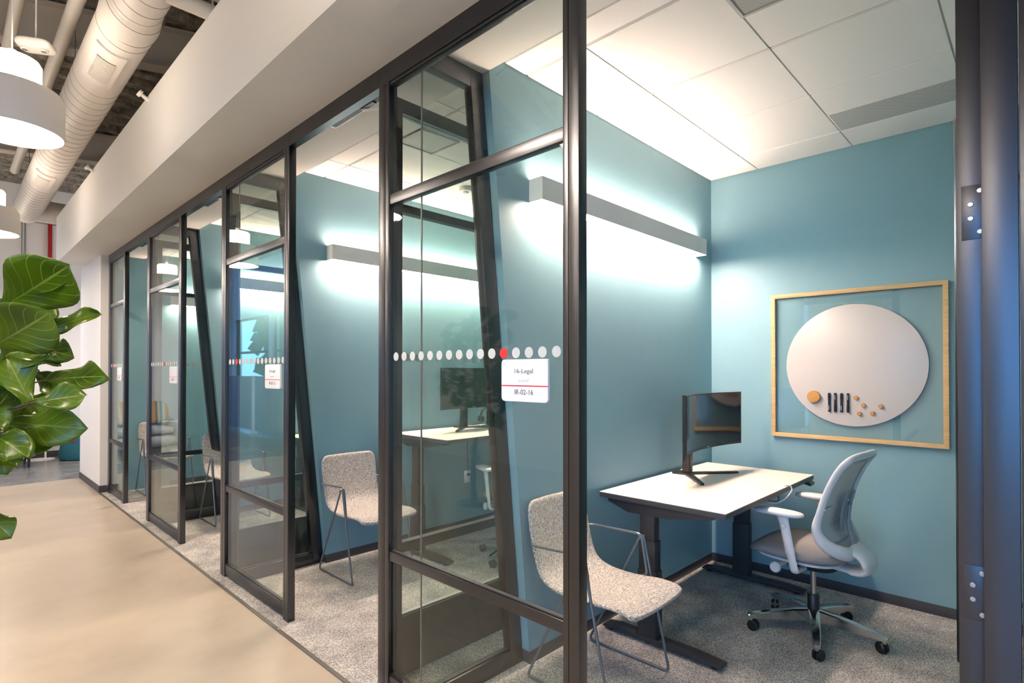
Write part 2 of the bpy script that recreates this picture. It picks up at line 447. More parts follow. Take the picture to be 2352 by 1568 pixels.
def tag(o, label=None, cat=None, group=None, kind=None):
    if label: o['label'] = label
    if cat: o['category'] = cat
    if group: o['group'] = group
    if kind: o['kind'] = kind
    return o
def empty(name, loc=(0, 0, 0), rz=0.0, **k):
    o = bpy.data.objects.new(name, None); o.empty_display_size = 0.05
    COL.objects.link(o); o.location = loc; o.rotation_euler = (0, 0, rz)
    return tag(o, **k)
def copy_tree(o, parent=None):
    c = o.copy(); COL.objects.link(c)
    if parent: c.parent = parent
    for ch in list(o.children): copy_tree(ch, c)
    return c
def struct(o, label, cat):
    return tag(o, label, cat, kind='structure')

def catmull(pts, sub=6, closed=False):
    pts = [Vector(p) for p in pts]; n = len(pts); out = []
    for i in range(n if closed else n - 1):
        p0 = pts[(i - 1) % n] if (closed or i > 0) else pts[0]
        p1 = pts[i]; p2 = pts[(i + 1) % n]
        p3 = pts[(i + 2) % n] if (closed or i + 2 < n) else pts[-1]
        for k in range(sub):
            t = k / sub
            out.append(0.5 * ((2 * p1) + (p2 - p0) * t + (2 * p0 - 5 * p1 + 4 * p2 - p3) * t * t + (3 * p1 - p0 - 3 * p2 + p3) * t ** 3))
    if not closed: out.append(pts[-1])
    return out
def fillet(pts, r, n=5):
    """polyline with rounded corners"""
    pts = [Vector(p) for p in pts]; out = [pts[0]]
    for i in range(1, len(pts) - 1):
        p = pts[i]; a = (pts[i - 1] - p); b = (pts[i + 1] - p)
        rr = min(r, a.length * 0.45, b.length * 0.45)
        s, e = p + a.normalized() * rr, p + b.normalized() * rr
        for k in range(n + 1):
            t = k / n
            out.append(s * (1 - t) ** 2 + p * 2 * t * (1 - t) + e * t * t)
    out.append(pts[-1])
    return out

def text(body, width, m, parent, centre, normal='-x', depth=0.0004, height=None):
    cu = bpy.data.curves.new('lettering', 'FONT'); cu.body = body; cu.align_x = 'CENTER'; cu.align_y = 'CENTER'; cu.size = 0.03
    ob = bpy.data.objects.new('lettering', cu); COL.objects.link(ob)
    dg = bpy.context.evaluated_depsgraph_get()
    me = bpy.data.meshes.new_from_object(ob.evaluated_get(dg))
    bpy.data.objects.remove(ob); bpy.data.curves.remove(cu)
    xs = [v.co.x for v in me.vertices]; ys = [v.co.y for v in me.vertices]
    w = max(xs) - min(xs); h = max(ys) - min(ys)
    sx = width / w; sy = height / h if height else sx
    cx, cy = (max(xs) + min(xs)) / 2, (max(ys) + min(ys)) / 2
    for v in me.vertices:
        x, y = (v.co.x - cx) * sx, (v.co.y - cy) * sy
        v.co = (0, -x, y)
    me.materials.append(M[m])
    o = bpy.data.objects.new('lettering', me); COL.objects.link(o)
    o.parent = parent; o.location = centre
    md = o.modifiers.new('solid', 'SOLIDIFY'); md.thickness = depth; md.offset = 0
    return o

# ------------------------------------------------------------------ layout (metres; camera above 0,0; +Y along the corridor, +X into the rooms)
XF, XFB = 1.425, 1.468          # glazing frame front / back
XG0, XG1 = 1.438, 1.448         # glass
XB = 4.2                        # back wall of the rooms
CEIL, SOF, HEAD = 2.978, 2.9, 2.812
XE = 1.342                      # carpet edge
ROUT = [1.076, 3.2085, 5.315, 7.398]
LOUT = [2.246, 4.337, 6.435, 8.25]
WALL = [1.877, 3.99, 6.075, 8.18]
WT = 0.14
ORD = ['nearest', 'second', 'third', 'farthest']
NUM = ['16', '15', '14', '13']

# ------------------------------------------------------------------ floors
struct(MB().box(-3.4, XE, -4.5, 9.63, -0.12, 0).build('floor', 'floor'), 'beige polished concrete corridor floor', 'floor')
struct(MB().box(-3.4, 5.0, 9.63, 18.0, -0.12, 0.0).build('floor_lounge', 'floor2'), 'grey polished concrete floor of the far lounge', 'floor')
struct(MB().box(XE, XB + 0.1, -2.4, 8.32, -0.12, 0.002).build('floor_carpet', 'carpet'), 'mottled grey carpet running through the glass rooms', 'floor')
struct(MB().box(XE - 0.004, XE + 0.016, -2.4, 8.29, -0.01, 0.006).build('trim_1', 'metal_strip'), 'thin dark metal strip edging the carpet', 'trim')

# ------------------------------------------------------------------ walls of the rooms
def room_wall(y0, name, label, slanted=True):
    if slanted:
        poly = [(2.077, 0), (XB + 0.05, 0), (XB + 0.05, 3.03), (1.885, 3.03), (1.885, CEIL), (1.79, SOF - 0.002)]
    else:
        poly = [(1.47, 0), (XB + 0.05, 0), (XB + 0.05, 3.03), (1.885, 3.03), (1.885, CEIL), (1.79, SOF - 0.002), (1.47, SOF - 0.002)]
    return struct(MB().prism(poly, 'y', y0, y0 + WT).build(name, 'teal'), label, 'wall')
room_wall(-0.24, 'wall_right', 'teal partition wall to the right of the nearest room')
for k in range(4):
    room_wall(WALL[k], 'wall_left', 'teal partition wall with slanted front edge, left side of the %s room' % ORD[k], slanted=(k < 3))
struct(MB().box(XB, XB + 0.12, -2.4, 8.4, 0, 3.05).build('wall_back', 'teal'), 'teal back wall of the glass rooms', 'wall')
# rubber base boards
BB = 0.066
def base_run(y, name, label, side):
    s = 0.004
    if side < 0: y0, y1 = y - s, y
    else: y0, y1 = y, y + s
    return struct(MB().box(2.072, XB, y0, y1, 0, BB).build(name, 'base', bevel=0.001), label, 'baseboard')
rooms_y = [(-0.10, WALL[0])] + [(WALL[k] + WT, WALL[k + 1]) for k in range(3)]
for k, (ya, yb) in enumerate(rooms_y):
    base_run(yb, 'baseboard_left', 'charcoal rubber base along the light wall of the %s room' % ORD[k], -1)
    base_run(ya, 'baseboard_right', 'charcoal rubber base on the door side of the %s room' % ORD[k], 1)
    struct(MB().box(XB - 0.004, XB, ya, yb, 0, BB).build('baseboard_back', 'base', bevel=0.001), 'charcoal rubber base along the back wall of the %s room' % ORD[k], 'baseboard')
for k in range(3):
    struct(MB().prism([(2.073, 0), (2.0785, 0), (2.0785 - 0.0065, BB), (2.0665, BB)], 'y', WALL[k] - 0.004, WALL[k] + WT + 0.004).build('baseboard_end', 'base'),
           'charcoal rubber base wrapping the slanted wall end left of the %s room' % ORD[k], 'baseboard')

# ------------------------------------------------------------------ bulkhead over the glass fronts
struct(MB().prism([(1.044, SOF), (1.79, SOF), (1.885, CEIL), (1.885, 3.497), (1.044, 3.497)], 'y', -4.5, 9.32).build('ceiling_bulkhead', 'white_paint'),
       'long white plaster bulkhead above the glass fronts', 'bulkhead')
# white pier at the end of the row
struct(MB().box(1.35, 4.4, 8.33, 9.646, 0, SOF).build('wall_end', 'white_paint'), 'white painted pier at the end of the glass row', 'wall')
struct(MB().box(1.35, 1.50, 8.274, 8.33, 0, SOF).build('wall_end_return', 'white_paint'), 'narrow white return of the pier beside the farthest glass front', 'wall')
struct(MB().box(1.342, 1.3495, 8.27, 9.65, 0, 0.085).build('baseboard_end_pier', 'base'), 'charcoal base along the white pier', 'baseboard')
struct(MB().box(1.3495, 1.424, 8.266, 8.2735, 0, 0.085).build('baseboard_end_return', 'base'), 'charcoal base on the narrow return of the white pier', 'baseboard')

# ------------------------------------------------------------------ suspended ceilings with tiles
tile_cache = {}
def tile_mesh(dx, dy):
    key = (round(dx, 3), round(dy, 3))
    if key not in tile_cache:
        o = MB().prism([(-dx / 2 + 0.004, 0.012), (-dx / 2 + 0.004, 0.006), (-dx / 2 + 0.011, 0), (dx / 2 - 0.011, 0), (dx / 2 - 0.004, 0.006), (dx / 2 - 0.004, 0.012)], 'y', -dy / 2 + 0.004, dy / 2 - 0.004).build('ceiling_tile', 'tile')
        tile_cache[key] = o.data
        bpy.data.objects.remove(o)
    return tile_cache[key]
XT = [1.885, 2.05, 2.66, 3.27, 3.88, XB]
for k, (ya, yb) in enumerate(rooms_y):
    off = yb - WALL[0]
    yt = [yb] + [1.515 + off - 0.6085 * i for i in range(4) if 1.515 + off - 0.6085 * i > ya + 0.05] + [ya]
    g = MB().box(1.885, XB, ya, yb, CEIL + 0.010, CEIL + 0.03)
    for x in XT[1:-1]: g.box(x - 0.006, x + 0.006, ya, yb, CEIL + 0.002, CEIL + 0.012)
    for y in yt[1:-1]: g.box(1.885, XB, y - 0.006, y + 0.006, CEIL + 0.002, CEIL + 0.012)
    ce = struct(g.build('ceiling', 'tee'), 'white tiled ceiling of the %s room' % ORD[k], 'ceiling')
    for i in range(len(XT) - 1):
        for j in range(len(yt) - 1):
            dx, dy = XT[i + 1] - XT[i], yt[j] - yt[j + 1]
            t = bpy.data.objects.new('ceiling_tile', tile_mesh(dx, dy)); COL.objects.link(t)
            t.parent = ce; t.location = ((XT[i] + XT[i + 1]) / 2, (yt[j] + yt[j + 1]) / 2, CEIL - 0.004)
    # perforated return grille and small square diffuser
    if k == 0:
        gr = empty('return_grille', (3.73, 0.605 + off, CEIL - 0.006), label='long perforated return air grille near the back wall', cat='air grille')
        MB().box(-0.14, 0.14, -0.29, 0.29, -0.001, 0.004).build('perforated_panel', 'perf', gr)
        MB().box(-0.148, 0.148, -0.298, 0.298, 0.0, 0.006).build('frame', 'white_metal', gr, bevel=0.001)
    if k < 2:
        df = empty('ceiling_diffuser', (2.193, 0.765 + off, CEIL - 0.006), label='square perforated air diffuser in the ceiling of the %s room' % ORD[k], cat='air diffuser', group='ceiling diffusers')
        MB().box(-0.132, 0.132, -0.132, 0.132, -0.002, 0.004).build('perforated_panel', 'perf_grey', df)
        fr = MB()
        for a in ((-0.146, 0.146, 0.132, 0.146), (-0.146, 0.146, -0.146, -0.132), (-0.146, -0.132, -0.132, 0.132), (0.132, 0.146, -0.132, 0.132)):
            fr.box(*a, -0.006, 0.006)
        fr.build('frame', 'tee', df, bevel=0.001)
    if k == 1:
        sd = empty('smoke_detector', (2.964, 3.383, CEIL - 0.005), label='small white smoke detector on the ceiling of the second room', cat='smoke detector')
        MB().lathe([(0.055, 0), (0.055, -0.015), (0.045, -0.03), (0.03, -0.034)], 24).build('housing', 'white_metal', sd, smooth=True)
        MB().lathe([(0.022, -0.032), (0.022, -0.042), (0.012, -0.048)], 20).build('sensor_cap', 'sign', sd, smooth=True)

# next room on the camera side
struct(MB().box(1.885, XB, -2.4, -0.24, CEIL, CEIL + 0.03).build('ceiling_next', 'tile'), 'white ceiling of the room beside the camera', 'ceiling')
struct(MB().box(1.47, XB + 0.12, -2.52, -2.4, 0, 3.03).build('wall_next', 'teal'), 'teal end wall of the room beside the camera', 'wall')

# ------------------------------------------------------------------ glass fronts
hd = empty('trim_2', (0, 0, 0)); struct(hd, 'charcoal metal header along the top of the glass fronts', 'trim')
segs = [-2.4, -1.03, 0.0875]
for k in range(4): segs += [ROUT[k], LOUT[k]]
for a, b in zip(segs[:-1], segs[1:]):
    MB().box(XF, XFB, a + 0.0008, b - 0.0008, HEAD, SOF).build('header_section', 'frame', hd)

dot_me = {}
def dot_mesh(m, axis):
    if (m, axis) not in dot_me:
        n = 24; r = 0.0195
        if axis == 'x': o = MB().prism([(r * math.cos(2 * PI * i / n), r * math.sin(2 * PI * i / n)) for i in range(n)], 'x', -0.0006, 0.0006).build('vinyl_dot', m)
        else: o = MB().prism([(r * math.cos(2 * PI * i / n), r * math.sin(2 * PI * i / n)) for i in range(n)], 'y', -0.0006, 0.0006).build('vinyl_dot', m)
        dot_me[(m, axis)] = o.data; bpy.data.objects.remove(o)
    return dot_me[(m, axis)]

def glass_front(k, y0, y1, n, label, red):
    w = empty('window_%d' % n, (0, 0, 0)); struct(w, label, 'glass partition')
    so, si = 0.042, 0.024
    # right (near) stile in two profiles with a groove between them, then the left stile
    MB().box(XF, XFB, y0, y0 + so, 0, HEAD).build('stile', 'frame', w, bevel=0.0012)
    MB().box(XF, XFB, y0 + so + 0.002, y0 + so + si, 0.0, HEAD).build('stile', 'frame', w, bevel=0.0012)
    MB().box(XF, XFB, y1 - 0.054, y1, 0, HEAD).build('stile', 'frame', w, bevel=0.0012)
    MB().box(XF, XFB, y1 - 0.087, y1 - 0.056, 0, HEAD).build('stile', 'frame', w, bevel=0.0012)
    a, b = y0 + so + si, y1 - 0.087
    for z0, z1, nm in ((0.02, 0.093, 'bottom_rail'), (0.615, 0.657, 'rail'), (2.245, 2.288, 'rail'), (2.797, HEAD, 'top_bead')):
        MB().box(XF + 0.003, XFB - 0.004, a, b, z0, z1).build(nm, 'frame', w, bevel=0.001)
        MB().box(XG0 - 0.004, XG1 + 0.004, a, b, z1 if nm != 'top_bead' else z0 - 0.006, (z1 + 0.006) if nm != 'top_bead' else z0).build('gasket', 'gasket', w)
    panes = []
    for z0, z1 in ((0.093, 0.615), (0.657, 2.245), (2.288, 2.797)):
        panes.append(MB().box(XG0, XG1, a, b, z0, z1).build('pane', 'glass', w))
    i = 0; y = y0 + 0.103
    while y < y1 - 0.11:
        d = bpy.data.objects.new('vinyl_dot', dot_mesh('dot_red' if i == red else 'dot', 'x'))
        COL.objects.link(d); d.parent = panes[1]; d.location = (XG0 - 0.0008, y, 1.546)
        y += 0.0627; i += 1
    return w
glass_front(-1, -1.03, 0.0875, 1, 'charcoal framed glass front just right of the nearest doorway', 4)
for k in range(4):
    glass_front(k, ROUT[k], LOUT[k], k + 2, 'charcoal framed glass front with sign %s and a row of dots' % NUM[k], (4, 12, 7, 9)[k])

# trapezoid side glazing between rooms
for k in range(3):
    yc = WALL[k] + 0.07
    s = empty('window_%d' % (k + 6), (0, 0, 0))
    struct(s, 'trapezoid side glazing with slanted post left of the %s room' % ORD[k], 'glass partition')
    MB().prism([(1.708, SOF - 0.001), (1.786, SOF - 0.001), (2.072, 0.0), (1.992, 0.0)], 'y', yc - 0.025, yc + 0.025).build('slanted_post', 'frame', s, bevel=0.0015)
    MB().box(XFB, 1.712, yc - 0.025, yc + 0.025, HEAD, SOF - 0.001).build('top_rail', 'frame', s, bevel=0.0015)
    MB().box(XFB, 1.993, yc - 0.025, yc + 0.025, 0.0, 0.088).build('bottom_rail', 'frame', s, bevel=0.0015)
    MB().prism([(XG1 + 0.002, 0.088), (1.985, 0.088), (1.7165, HEAD), (XG1 + 0.002, HEAD)], 'y', yc - 0.005, yc + 0.005).build('pane', 'glass', s)
    MB().box(XG1 + 0.0005, XG1 + 0.005, yc - 0.0035, yc + 0.0035, 0.02, HEAD).build('silicone_joint', 'joint', s)
    MB().prism([(1.984, 0.088), (1.99, 0.088), (1.7215, HEAD), (1.7155, HEAD)], 'y', yc - 0.012, yc + 0.012).build('gasket', 'gasket', s)
    MB().box(XG1 + 0.001, 1.99, yc - 0.012, yc + 0.012, 0.088, 0.094).build('gasket', 'gasket', s)

# ------------------------------------------------------------------ doors, all standing open at right angles into the rooms
def door(n, hy, label):
    d = empty('door_%d' % n, (1.478, hy - 0.006, 0)); struct(d, label, 'door')
    T, Wd = 0.049, 0.912
    MB().box(0, 0.077, 0, T, 0.006, 2.805).build('stile', 'frame', d, bevel=0.0012)
    MB().box(Wd - 0.077, Wd, 0, T, 0.006, 2.805).build('stile', 'frame', d, bevel=0.0012)
    MB().box(0.077, Wd - 0.077, 0.001, T - 0.001, 2.737, 2.805).build('top_rail', 'frame', d)
    MB().box(0.077, Wd - 0.077, 0.004, T - 0.004, 2.254, 2.294).build('rail', 'frame', d)
    MB().box(0.077, Wd - 0.077, 0.004, T - 0.004, 0.602, 0.649).build('rail', 'frame', d)
    MB().box(0.077, Wd - 0.077, 0.001, T - 0.001, 0.006, 0.292).build('kick_panel', 'frame', d)
    MB().box(0.077, Wd - 0.077, 0.012, T - 0.012, 0.292, 0.299).build('glazing_bead', 'steel', d)
    panes = [MB().box(0.077, Wd - 0.077, 0.020, 0.030, a, b).build('pane', 'glass', d) for a, b in ((0.299, 0.602), (0.649, 2.254), (2.294, 2.737))]
    x = 0.12; i = 0
    while x < Wd - 0.1:
        o = bpy.data.objects.new('vinyl_dot', dot_mesh('dot', 'y')); COL.objects.link(o); o.parent = panes[1]
        o.location = (x, 0.0195, 1.546); x += 0.0627; i += 1
    for s, yb in ((1, T), (-1, 0)):
        y = yb + s * 0.068
        p = MB().cyl((Wd - 0.04, y, 0.52), (Wd - 0.04, y, 2.318), 0.0155, 16).build('pull_handle', 'frame', d, smooth=True)
        for z in (0.75, 2.09): MB().cyl((Wd - 0.04, yb, z), (Wd - 0.04, y, z), 0.008, 10).build('standoff', 'frame', p, smooth=True)
    for z in (0.969, 1.752):
        h = MB().box(-0.0022, 0, 0.003, 0.041, z, z + 0.112).build('hinge', 'frame', d, bevel=0.0005)
        MB().cyl((-0.004, 0.0, z), (-0.004, 0.0, z + 0.112), 0.005, 10).build('hinge_knuckle', 'frame', h, smooth=True)
        for yy, zz in ((0.011, 0.014), (0.011, 0.098), (0.026, 0.043), (0.026, 0.072)):
            q = MB().lathe([(0.0052, 0), (0.0052, 0.0014), (0.0042, 0.002)], 14)
            q.v = [(-0.0021 - c, yy + a, z + zz + b) for a, b, c in q.v]
            q.box(-0.0046, -0.0040, yy - 0.003, yy + 0.003, z + zz - 0.0006, z + zz + 0.0006)
            q.box(-0.0046, -0.0040, yy - 0.0006, yy + 0.0006, z + zz - 0.003, z + zz + 0.003)
            q.build('screw', 'steel', h)
    return d
hinges = [0.0875] + LOUT[:3]
for k in range(4):
    d = door(k + 1, hinges[k], 'open charcoal framed glass door of the %s room' % ORD[k])
    # concealed closer in the header with its arm reaching to the door leaf
    if k > 0:
        hy = hinges[k]
        lx, ly = d.location.x, d.location.y
        def loc(x, y, z): return (x - lx, y - ly, z)
        tr = MB().box(1.4695 - lx, 1.505 - lx, hy + 0.06 - ly, hy + 0.56 - ly, 2.818, 2.846)
        t = tr.build('closer_track', 'steel', d)
        MB().box(1.474 - lx, 1.500 - lx, hy + 0.075 - ly, hy + 0.545 - ly, 2.8165, 2.818).build('closer_slot', 'gasket', t)
        MB().box(1.476 - lx, 1.498 - lx, hy + 0.14 - ly, hy + 0.25 - ly, 2.8125, 2.8165).build('closer_slider', 'black', t)
        MB().sweep([loc(1.486, hy + 0.25, 2.811), loc(1.62, hy + 0.03, 2.811)], 0.0045, 8, flat=2.6, up=(0, 0, 1)).build('closer_arm', 'white_metal', d, smooth=True)

# ------------------------------------------------------------------ room signs
for k in range(4):
    yR = (1.206, 3.325, 5.424, 7.535)[k]
    s = empty('room_sign', (XG0 - 0.002, yR + 0.111, 1.447), label='white square room sign reading %s on the glass of the %s room' % (NUM[k] + '-Legal', ORD[k]) if k < 2 else 'small white room sign with red line on the glass of the %s room' % ORD[k], cat='sign', group='room signs')
    n = 8; poly = []
    for cx, cy, a0 in ((0.096, 0.06, 0), (-0.096, 0.06, PI / 2), (-0.096, -0.06, PI), (0.096, -0.06, 1.5 * PI)):
        for i in range(n + 1): poly.append((cx + 0.015 * math.cos(a0 + PI / 2 * i / n), cy + 0.015 * math.sin(a0 + PI / 2 * i / n)))
    MB().prism(poly, 'x', -0.012, 0).build('plaque', 'sign', s, bevel=0.0015)
    MB().box(-0.0126, -0.0118, -0.111, 0.111, -0.021, -0.017).build('red_line', 'red', s)
    if k < 2:
        text(NUM[k] + '-Legal', 0.088, 'ink', s, (-0.0124, 0, 0.031), height=0.021)
        text('Irvine-02', 0.048, 'ink_light', s, (-0.0124, 0, -0.0005), height=0.009)
    text('IR-02-' + NUM[k], 0.088, 'ink', s, (-0.0124, 0, -0.041), height=0.018)

# ------------------------------------------------------------------ linear wall lights
def wall_light(k):
    y = WALL[k]
    o = empty('linear_wall_light', (2.07, y, 2.336), label='long white linear light on the teal wall of the %s room' % ORD[k], cat='wall light', group='linear wall lights')
    L, D, Hh = 1.853, 0.089, 0.115
    b = MB()
    b.box(0, L, -D, -D + 0.003, 0, Hh); b.box(0, L, -0.003, 0, 0.0, Hh)
    b.box(0, 0.003, -D + 0.003, -0.003, 0, Hh); b.box(L - 0.003, L, -D + 0.003, -0.003, 0, Hh)
    b.build('housing', 'white_metal', o, weld=False)
    MB().box(0.003, L - 0.003, -D + 0.003, -0.003, 0.0015, 0.008).build('lower_lens', 'lens', o)
    MB().box(0.06, L - 0.06, -D + 0.006, -0.006, Hh - 0.012, Hh - 0.004).build('upper_lens', 'lens_up', o)
    return o
for k in range(4): wall_light(k)

# ------------------------------------------------------------------ desks
def make_desk(zt, label):
    """local origin: back-left corner on the floor, +x along the wall, -y towards the room"""
    d = empty('standing_desk', (0, 0, 0), label=label, cat='desk', group='height adjustable desks')
    MB().box(0, 1.412, -0.735, 0, zt - 0.003, zt).build('desktop', 'desktop', d)
    MB().box(0, 1.412, -0.735, 0, zt - 0.030, zt - 0.003).build('edge_band', 'desk_edge', d, bevel=0.001)
    for x, sgn in ((0.055, 1), (1.335, -1)):
        u = zt - 0.030
        MB().prism([(-0.04, u), (-0.66, u), (-0.66, u - 0.02), (-0.42, u - 0.06), (-0.17, u - 0.065), (-0.04, u - 0.02)], 'x', x - 0.03, x + 0.03).build('support_beam', 'desk_frame', d, bevel=0.0015)
        c = MB().box(x - 0.036, x + 0.036, -0.345, -0.235, 0.03, 0.40).build('column', 'desk_frame', d, bevel=0.003)
        MB().box(x - 0.032, x + 0.032, -0.339, -0.241, 0.40, 0.56).build('column_stage', 'desk_frame', c, bevel=0.003)
        MB().box(x - 0.028, x + 0.028, -0.333, -0.247, 0.56, u - 0.05).build('column_stage', 'desk_frame', c, bevel=0.003)
        f = MB().prism([(-0.70, 0.018), (-0.70, 0.03), (-0.55, 0.042), (-0.10, 0.042), (-0.01, 0.03), (-0.01, 0.018)], 'x', x - 0.04, x + 0.04).build('foot', 'desk_frame', d, bevel=0.002)
        for y in (-0.655, -0.05): MB().lathe([(0.022, 0), (0.022, 0.009), (0.012, 0.012), (0.012, 0.02)], 16, (x, y, 0.0)).build('leveller', 'black', f, smooth=True)
    MB().box(0.09, 1.30, -0.33, -0.27, zt - 0.075, zt - 0.032).build('crossbar', 'desk_frame', d)
    MB().prism([(-0.73, zt - 0.03), (-0.69, zt - 0.03), (-0.69, zt - 0.045), (-0.745, zt - 0.06), (-0.75, zt - 0.045)], 'x', 1.30, 1.38).build('control_switch', 'black', d)
    return d
XD = 2.64
deskz = (0.789, 0.962, 0.772)
for k in range(3):
    d = make_desk(deskz[k], 'cream topped standing desk with charcoal legs in the %s room' % ORD[k])
    d.location = (XD, (1.846, 3.955, 6.045)[k], 0)

# ------------------------------------------------------------------ monitors
def make_monitor(label):
    """origin: on the desk below the neck; screen faces -y"""
    m = empty('monitor', (0, 0, 0), label=label, cat='monitor', group='curved monitors')
    w, h, zb = 0.82, 0.357, 0.19
    R = 1.6
    def curved(x0, x1, z0, z1, yf, yb, n=16):
        b = MB(); rows = []
        for i in range(n + 1):
            x = x0 + (x1 - x0) * i / n
            sag = R - math.sqrt(R * R - x * x)
            rows.append([(x, yf - sag, z0), (x, yf - sag, z1), (x, yb - sag, z1), (x, yb - sag, z0)])
        b.quadgrid(rows, closed_v=True)
        b.f.append((0, 1, 2, 3)); e = n * 4; b.f.append((e + 3, e + 2, e + 1, e))
        return b
    curved(-w / 2, w / 2, zb, zb + h, -0.175, -0.15).build('housing', 'black', m, smooth=True, ang=30)
    curved(-w / 2 + 0.008, w / 2 - 0.008, zb + 0.018, zb + h - 0.008, -0.1765, -0.174).build('screen', 'screen', m, smooth=True, ang=30)
    MB().box(-0.02, 0.02, -0.1772, -0.1762, zb + 0.006, zb + 0.011).build('badge', 'steel', m)
    curved(-0.26, 0.26, zb + 0.06, zb + 0.28, -0.15, -0.105, 10).build('rear_housing', 'black_matte', m, smooth=True, ang=30)
    MB().box(-0.03, 0.03, -0.105, -0.05, zb + 0.12, zb + 0.20).build('mount', 'black_matte', m, bevel=0.004)
    nk = MB().prism([(-0.055, 0.01), (-0.005, 0.01), (-0.02, 0.40), (-0.06, 0.40)], 'x', -0.028, 0.028).build('neck', 'black', m, bevel=0.004)
    b = MB()
    for tip in ((-0.28, -0.265), (0.28, -0.255)):
        c = Vector((0, -0.03)); t = Vector(tip); dr = (t - c).normalized(); pr = Vector((-dr.y, dr.x))
        pts = [c + pr * 0.026, t + pr * 0.012, t - pr * 0.012, c - pr * 0.026]
        b.prism([(p.x, p.y) for p in pts], 'z', 0.0, 0.014)
    b.prism([(-0.035, -0.06), (0.035, -0.06), (0.05, 0.055), (-0.05, 0.055)], 'z', 0.0, 0.016)
    b.build('stand_base', 'black', m, bevel=0.002, weld=False)
    return m
mons = [make_monitor('curved black monitor on the desk of the %s room' % ORD[k]) for k in range(2)]
mons[0].location = (3.48, 1.755, deskz[0]); mons[1].location = (3.33, 3.86, deskz[1])

# ------------------------------------------------------------------ guest chairs
def make_guest_chair(label):
    """faces -y; origin on the floor below the seat centre"""
    c = empty('guest_chair', (0, 0, 0), label=label, cat='chair', group='tweed guest chairs along the teal walls')
    prof = catmull([(0.262, 0.838), (0.238, 0.70), (0.205, 0.56), (0.165, 0.482), (0.08, 0.448), (-0.06, 0.442), (-0.20, 0.455), (-0.285, 0.452), (-0.335, 0.432)], 4)
    rows = []
    n = len(prof)
    for i, p in enumerate(prof):
        t = i / (n - 1)
        hw = 0.234 - 0.004 * math.sin(t * PI)
        e = min(t, 1 - t) / 0.085
        if e < 1: hw -= 0.040 * (1 - math.sqrt(max(0, 1 - (1 - e) ** 2)))
        row = []
        for j in range(13):
            u = -1 + 2 * j / 12
            curve = 0.018 * (1 - u * u)
            y, z = p.x, p.y
            if t < 0.45: y += curve * 1.2
            else: z -= curve * 0.7
            row.append((u * hw, y, z))
        rows.append(row)
    MB().quadgrid(rows).build('seat_shell', 'tweed', c, smooth=True, mods=[solidify(0.024, 0), subsurf(1)], ang=180)
    r = 0.0068
    for sx in (-1, 1):
        x = sx * 0.253
        leg = fillet([(x, -0.085, 0.645), (x, 0.238, 0.007), (x, -0.24, 0.007), (x, -0.098, 0.645)], 0.028, 6)
        MB().sweep(leg, r, 8).build('sled_frame', 'rod', c, smooth=True)
        arm = fillet([(sx * 0.215, 0.232, 0.64), (sx * 0.25, 0.21, 0.64), (x - sx * 0.014, -0.095, 0.652), (x - sx * 0.014, -0.13, 0.45), (x - sx * 0.05, 0.0, 0.425), (0, 0.0, 0.424)], 0.03, 6)
        MB().sweep(arm, r, 8).build('arm', 'rod', c, smooth=True)
    MB().sweep([(-0.15, -0.12, 0.432), (0.15, -0.12, 0.432)], r, 8).build('seat_support', 'rod', c, smooth=True)
    return c
gx = [(2.234, 1.57), (2.224, 3.663), (2.07, 5.885), (1.94, 7.87)]
g0 = make_guest_chair('tweed guest chair in the nearest room, partly behind the front post')
g0.location = (*gx[0], 0.002)
for k in range(1, 4):
    g = copy_tree(g0); g.location = (*gx[k], 0.002)
    g['label'] = 'tweed guest chair with thin steel frame in the %s room' % ORD[k]

